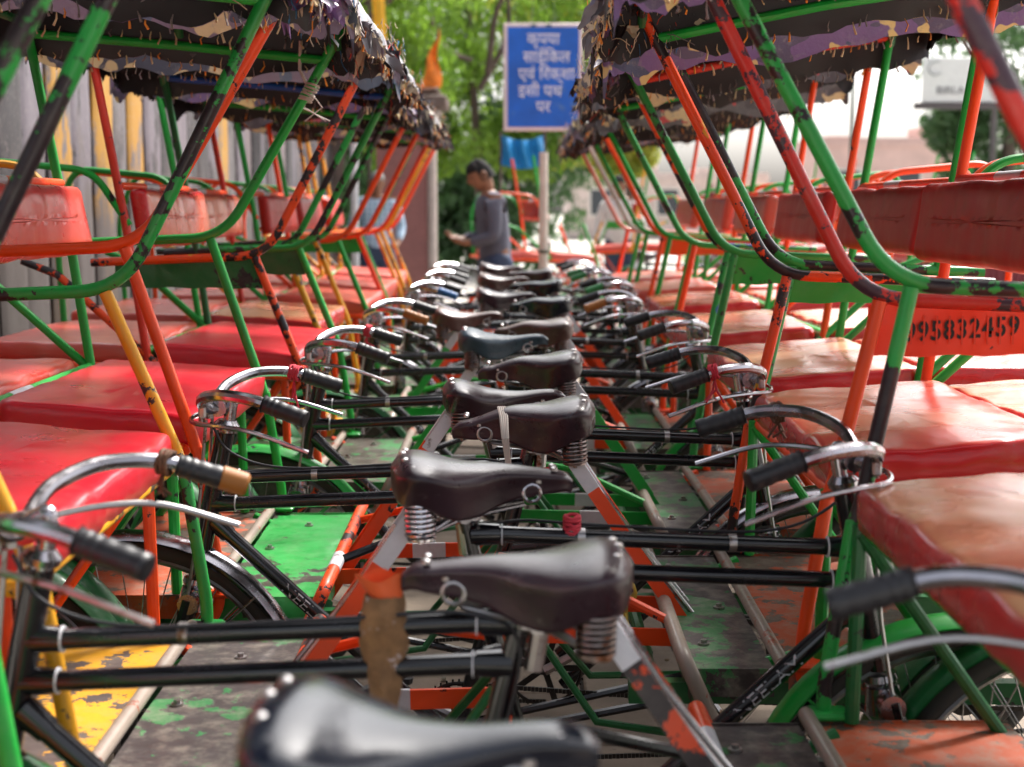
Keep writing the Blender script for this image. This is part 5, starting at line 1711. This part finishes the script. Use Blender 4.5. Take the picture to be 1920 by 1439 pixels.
# ------------------------------------------------------------------ the rickshaws
SD = dict(mat=LEATHER)
cfgs = [
    # left row, nearest first (their fronts point right)
    dict(side='L', x=0.02, y=1.15, dx=-0.09, yaw=0, arm=1.24, hoop=(GREEN_W, GREEN_W), post=(GREEN, GREEN), cush=VIN_RED, floor=(BOARD_G, BOARD_Y), rail=(YELLOW, YELLOW), camo=0, canopy=0, seed=1,
         saddle=dict(mat=LEATHER_B, shape=1, yaw=-4, dx=-0.015, dz=0.0), stay=GREEN_M, lever=STEEL, mud=DARKG, pad=VIN_CORAL,
         label='nearest rickshaw of the left row, its blurred black saddle filling the bottom edge'),
    dict(side='L', x=-0.01, y=2.30, dx=-0.04, yaw=0.8, arm=1.20, hoop=(GREEN_W, GREEN_W), post=(YELLOW, YELLOW), low=(YELLOW, GREEN_M), rear=(GREEN, GREEN), strut=(GREEN, GREEN), rail=(YELLOW, YELLOW), cush=VIN_RED, cush2=VIN_CORAL,
         floor=(BOARD_G, BOARD_Y), camo=0, canopy=1, seed=2, saddle=dict(mat=LEATHER, shape=0, yaw=3, dx=-0.01, dz=0.008, spring=SPRING_C, rail=CHROME), stay=ORANGE, rods=True, legs=ORANGE, lettering=True, crail=GREEN, bow=DARKG, pad=VIN_CORAL,
         etube=ORANGE_W, mud=GREEN, grips=(RUBBER, RUBBER), loop=(ORANGE, YELLOW),
         label='left row rickshaw with yellow posts and worn green hoops over a plain bright red seat'),
    dict(side='L', x=-0.04, y=3.40, yaw=0.5, arm=1.275, hoop=(ORANGE, GREEN), post=(ORANGE, GREEN), rear=(RED_T, GREEN), strut=(GREEN, GREEN), rail=(ORANGE, ORANGE), cush=VIN_RED, cush2=VIN_CORAL, cush_x=-0.60,
         floor=(BOARD_GB, BOARD_O), camo=1, canopy=2, seed=3, saddle=dict(mat=LEATHER, shape=1, yaw=2, tilt=1, dx=0.01, dz=-0.006), stay=ORANGE, lettering=True, tied=-1, crail=GREEN, pad=VIN_CORAL, etube=ORANGE_W,
         mud=CHROME, loop=(ORANGE, YELLOW), legs=GREEN,
         label='left row rickshaw with orange near hoop and bright green far hoop tied with string'),
    dict(side='L', x=0.0, y=4.68, yaw=0, arm=1.215, hoop=(ORANGE_W, GREEN_W), post=(ORANGE_W, GREEN), rear=(RED_T, DARKG), rail=(ORANGE_B, GREEN), cush=VIN_RED, cush2=VIN_CORAL, panel=DARKG, panel_both=True,
         floor=(BOARD_G2, BOARD_G2), camo=1, canopy=3, seed=4, saddle=dict(mat=LEATHER_BL, shape=1, dz=0.012, dx=-0.04), stay=GREEN, lettering=True, crail=paint('blue enamel', (0.01, 0.10, 0.45), 0.33), pad=VIN_SALMON, mud=GREEN,
         grips=(RUBBER, RUBBER), loop=(GREEN, GREEN),
         label='left row rickshaw with badly chipped orange hoop and green side panels, blue black saddle cover'),
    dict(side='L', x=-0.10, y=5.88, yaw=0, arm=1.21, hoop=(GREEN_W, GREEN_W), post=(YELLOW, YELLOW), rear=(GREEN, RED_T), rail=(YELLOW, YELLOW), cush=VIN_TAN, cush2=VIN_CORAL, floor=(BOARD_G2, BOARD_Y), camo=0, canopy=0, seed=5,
         saddle=dict(mat=LEATHER_BR, shape=1, dx=-0.09), stay=GREEN, lettering=True, pad=VIN_SALMON, grips=(GRIP_Y, RUBBER), mud=CHROME,
         label='left row rickshaw with yellow posts, dark worn green hoops and sun bleached seat'),  # the tan seat top is sheen painted into the vinyl colour
    dict(side='L', x=-0.04, y=7.05, yaw=0, arm=1.21, hoop=(ORANGE, ORANGE), post=(GREEN, ORANGE), rail=(ORANGE, ORANGE), cush=VIN_CORAL, floor=(BOARD_G2, BOARD_G2), camo=2, canopy=1, seed=6,
         saddle=dict(mat=LEATHER, shape=1, dz=0.01), grips=(GRIP_G, RUBBER), stay=ORANGE, pad=VIN_PAD, mud=CHROME,
         label='left row rickshaw with two orange hoops, sixth from the camera, coral seat'),
    dict(side='L', x=-0.06, y=8.25, yaw=0, arm=1.21, hoop=(GREEN_M, ORANGE), post=(GREEN, YELLOW), rail=(ORANGE, ORANGE), cush=VIN_CORAL, floor=(BOARD_G2, BOARD_G2), camo=1, canopy=2, seed=7, panel=GREEN,
         saddle=dict(mat=LEATHER_BR, shape=1, dz=0.03), grips=(GRIP_G, GRIP_G), pad=VIN_PAD,
         label='last hooded rickshaw of the left row, with green near hoop and green side panel'),
    dict(side='L', x=-0.08, y=9.55, yaw=2, arm=1.21, hoop=(YELLOW, ORANGE), post=(YELLOW, YELLOW), rail=(ORANGE, ORANGE), cush=VIN_CORAL, floor=(BOARD_G2, BOARD_G2), camo=1, canopy=3, seed=8, hood=False,
         saddle=dict(mat=LEATHER, shape=1, dz=0.04), pad=VIN_PAD,
         label='rickshaw without a hood at the far end of the left row, beside the young man'),
    # right row, nearest first (their fronts point left)
    dict(side='R', x=-0.13, y=1.80, yaw=0, arm=1.235, hoop=(RED_W, GREEN_W), post=(GREEN_W, GREEN_W), rear=(ORANGE, GREEN), rail=(GREEN, GREEN), cush=VIN_TAN, cush2=VIN_SALMON, cush_x=-0.655, floor=(BOARD_G, BOARD_O), camo=0, canopy=1, seed=1,
         saddle=dict(mat=LEATHER, shape=0, tilt=-2, dx=-0.03, dz=-0.022), stay=STAY_D, rods=True, pad=VIN_PAD, grips=(RUBBER, RUBBER), mud=DARKG, lever=STEEL, etube=ORANGE, legs=DARKG, far_tip=True,
         label='nearest rickshaw of the right row, dark red hoop, brown rag tied on its bicycle tube'),
    dict(side='R', x=-0.115, y=2.92, yaw=-0.5, arm=1.20, hoop=(RED_W, ORANGE_W), post=(ORANGE, ORANGE_W), rear=(ORANGE, ORANGE), strut=(GREEN, GREEN), rail=(ORANGE, ORANGE), cush=VIN_SALMON, cush2=VIN_TAN, cush_x=-0.665,
         floor=(BOARD_G, BOARD_O), camo=0, canopy=2, seed=2, panel=PANEL_O, number="995832459", panel_h=0.088, saddle=dict(mat=LEATHER, shape=2, tilt=3, dx=-0.028, dz=0.012), stay=ORANGE, rods=True, lettering=True, div=ORANGE, pad=VIN_PAD, mud=CHROME,
         loop=(GREEN, GREEN), btube=RED_T, back_x=-1.06, legs=GREEN,
         label='right row rickshaw with black phone number stencilled on its orange side panel'),
    dict(side='R', x=-0.06, y=4.02, yaw=0.5, arm=1.215, hoop=(GREEN_W, GREEN_M), post=(GREEN_M, GREEN_M), rear=(GREEN, GREEN), rail=(GREEN, GREEN), cush=VIN_TAN, cush2=VIN_SALMON, cush_x=-0.655, floor=(BOARD_G, BOARD_O), camo=0, canopy=3, seed=3,
         panel=GREEN, panel_both=True, saddle=dict(mat=LEATHER, shape=2, tilt=2), stay=GREEN, lettering=True, pad=VIN_PAD, mud=GREEN, loop=(ORANGE, ORANGE), crail=RED_T, grips=(RUBBER, RUBBER),
         label='right row rickshaw with glossy green side panels and dark worn green hoop, pale seat'),
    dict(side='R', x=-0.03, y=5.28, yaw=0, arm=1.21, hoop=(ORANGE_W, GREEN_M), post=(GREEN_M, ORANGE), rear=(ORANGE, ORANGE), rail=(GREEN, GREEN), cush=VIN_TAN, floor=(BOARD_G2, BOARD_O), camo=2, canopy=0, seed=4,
         saddle=dict(mat=LEATHER_BR, shape=2, dx=0.0), stay=ORANGE, pad=VIN_PAD, grips=(GRIP_Y, RUBBER), mud=DARKG, loop=(ORANGE, GREEN), lettering=True,
         label='right row rickshaw with red patterned camouflage hood and mustard handle grip'),
    dict(side='R', x=0.02, y=6.65, yaw=0, arm=1.21, hoop=(RED_T, GREEN), post=(GREEN, GREEN), rail=(ORANGE, ORANGE), cush=VIN_SALMON, floor=(BOARD_G2, BOARD_G2), camo=2, canopy=1, seed=5,
         saddle=dict(mat=LEATHER_B, shape=2), pad=VIN_CORAL, grips=(GRIP_B, RUBBER), lettering=True,
         label='right row rickshaw with blue handle grip, fifth from the camera'),
    dict(side='R', x=0.02, y=7.85, yaw=0, arm=1.21, hoop=(ORANGE, GREEN), post=(ORANGE, GREEN), rail=(ORANGE, ORANGE), cush=VIN_CORAL, floor=(BOARD_G2, BOARD_G2), camo=1, canopy=2, seed=6, panel=ORANGE,
         saddle=dict(mat=LEATHER_B, shape=0, dz=0.02), pad=VIN_CORAL,
         label='right row rickshaw with orange near side panel, sixth from the camera'),
    dict(side='R', x=0.0, y=9.0, yaw=0, arm=1.21, hoop=(WHITE_T, PINK_T), post=(GREEN, ORANGE), rail=(ORANGE, ORANGE), cush=VIN_CORAL, floor=(BOARD_G2, BOARD_G2), camo=1, canopy=3, seed=7,
         saddle=dict(mat=LEATHER, shape=0, dz=0.03), pad=VIN_CORAL,
         label='last hooded rickshaw of the right row, pale grey and pink hoops beside the white post'),
]
roots = []
for c in cfgs:
    roots.append(rickshaw(c))

# ties and rags on individual vehicles
L2, L1, R1, R2, R3 = roots[2], roots[1], roots[8], roots[9], roots[10]
def rag(mb):
    def g(u, v):
        a = 2 * pi * u
        z = 0.872 - v * 0.150
        w = 0.026 + 0.008 * sin(v * 5)
        return (0.03 + w * 0.9 * cos(a) + 0.006 * noise.noise(Vector((a * 2, v * 6, 1))), 0.022 * sin(a) * (1 + 0.3 * sin(v * 9)) + 0.004 * noise.noise(Vector((a * 3, v * 9, 4))), z - 0.01 * sin(a * 3) * v)
    mb.grid(g, 24, 14, closed_u=True)
kr = part('knotted_rag', None, rag, RAG, R1)
part('rag_knot', None, lambda mb: mb.grid(lambda u, v: (0.026 + (0.020 + 0.010 * v) * cos(2 * pi * u) + 0.01 * v, 0.018 * sin(2 * pi * u), 0.866 + 0.030 * v + 0.005 * sin(u * 19)), 18, 5, closed_u=True), paint('orange cloth knot', (0.75, 0.12, 0.03), 0.2, rough=0.8), kr)
ring_tie(L1, 'string_tie', (0.105, 0, 0.855), (0, 0, 1), 0.012, STRING_R, 5, 0.05, 3)
def band(mb):
    for k in range(5):
        y0 = 0.066 + 0.003 * k
        mb.tube([(0.02 + 0.006 * k, y0 - 0.02, 0.952), (0.018 + 0.006 * k, y0, 0.93), (0.016 + 0.005 * k, y0 + 0.002, 0.88), (0.00 + 0.003 * k, 0.05, 0.835)], 0.0028, 5)
part('string_tie', None, lambda mb: [mb.tube([(-0.10 + 0.004 * k, 0.0, 0.956), (-0.105 + 0.004 * k, 0.040 + 0.002 * k, 0.944), (-0.107 + 0.003 * k, 0.078, 0.905), (-0.112 + 0.002 * k, 0.070, 0.850)], 0.003, 5) for k in range(4)], STRING, R2)
part('cloth_strip', None, lambda mb: [mb.tube([(-0.20, 0.06, 0.845 - 0.004 * k), (-0.12, 0.075, 0.832 + 0.003 * k), (-0.05, 0.07, 0.845), (0.0, 0.06, 0.858 - 0.005 * k)], 0.0045, 5) for k in range(3)], STRING_R, R2)
ring_tie(L2, 'string_tie', (0.475, -0.232, 0.999), (1, -0.2, 0.2), 0.0150, STRING_R, 4, 0.05, 5)
ring_tie(R2, 'string_tie', (0.475 - 0.12, -0.232, 0.999), (1, -0.2, 0.2), 0.0150, STRING_R, 4, 0.06, 6)
ring_tie(R3, 'string_tie', (0.475 - 0.12, -0.232, 0.999), (1, -0.2, 0.2), 0.0160, STRING_R, 3, 0.03, 6)
ring_tie(R1, 'string_tie', (0.475 - 0.12, -0.232, 0.999), (1, -0.2, 0.2), 0.0165, RUST, 3, 0.03, 7)
ring_tie(L1, 'string_tie', (0.475, 0.232, 0.999), (1, 0.2, 0.2), 0.0165, RUST, 3, 0.03, 8)
ring_tie(R2, 'string_tie', (-0.345, 0.02, 0.585), (0, 1, 0), 0.018, STRING_Y, 6, 0.05, 9)

# rickshaws parked across the far end, beyond the man: copies of built ones
def copy_tree(o, parent=None):
    c = o.copy(); COL.objects.link(c)
    if parent is not None:
        c.parent = parent
    for ch in list(o.children):
        if not ch.name.startswith(('canopy', 'fringe', 'torn')):
            copy_tree(ch, c)
    return c
far = [(roots[5], 1.25, 13.6, 12, 'far rickshaw just right of the white post, seen from its side'),
       (roots[13], 2.3, 15.6, 195, 'far rickshaw with green hoops behind the right row, side on'),
       (roots[6], 0.3, 16.4, 172, 'far rickshaw behind the standing young man, just left of the white post'),
       (roots[12], 3.0, 14.0, 185, 'far rickshaw behind the last right hoods, nearest the maroon fence')]
for src, x, y, rz, lab in far:
    c = copy_tree(src)
    c.location = (x, y, 0); c.rotation_euler = (0, 0, radians(rz))
    c['label'] = lab
    c['group'] = 'rickshaws scattered beyond the two rows'
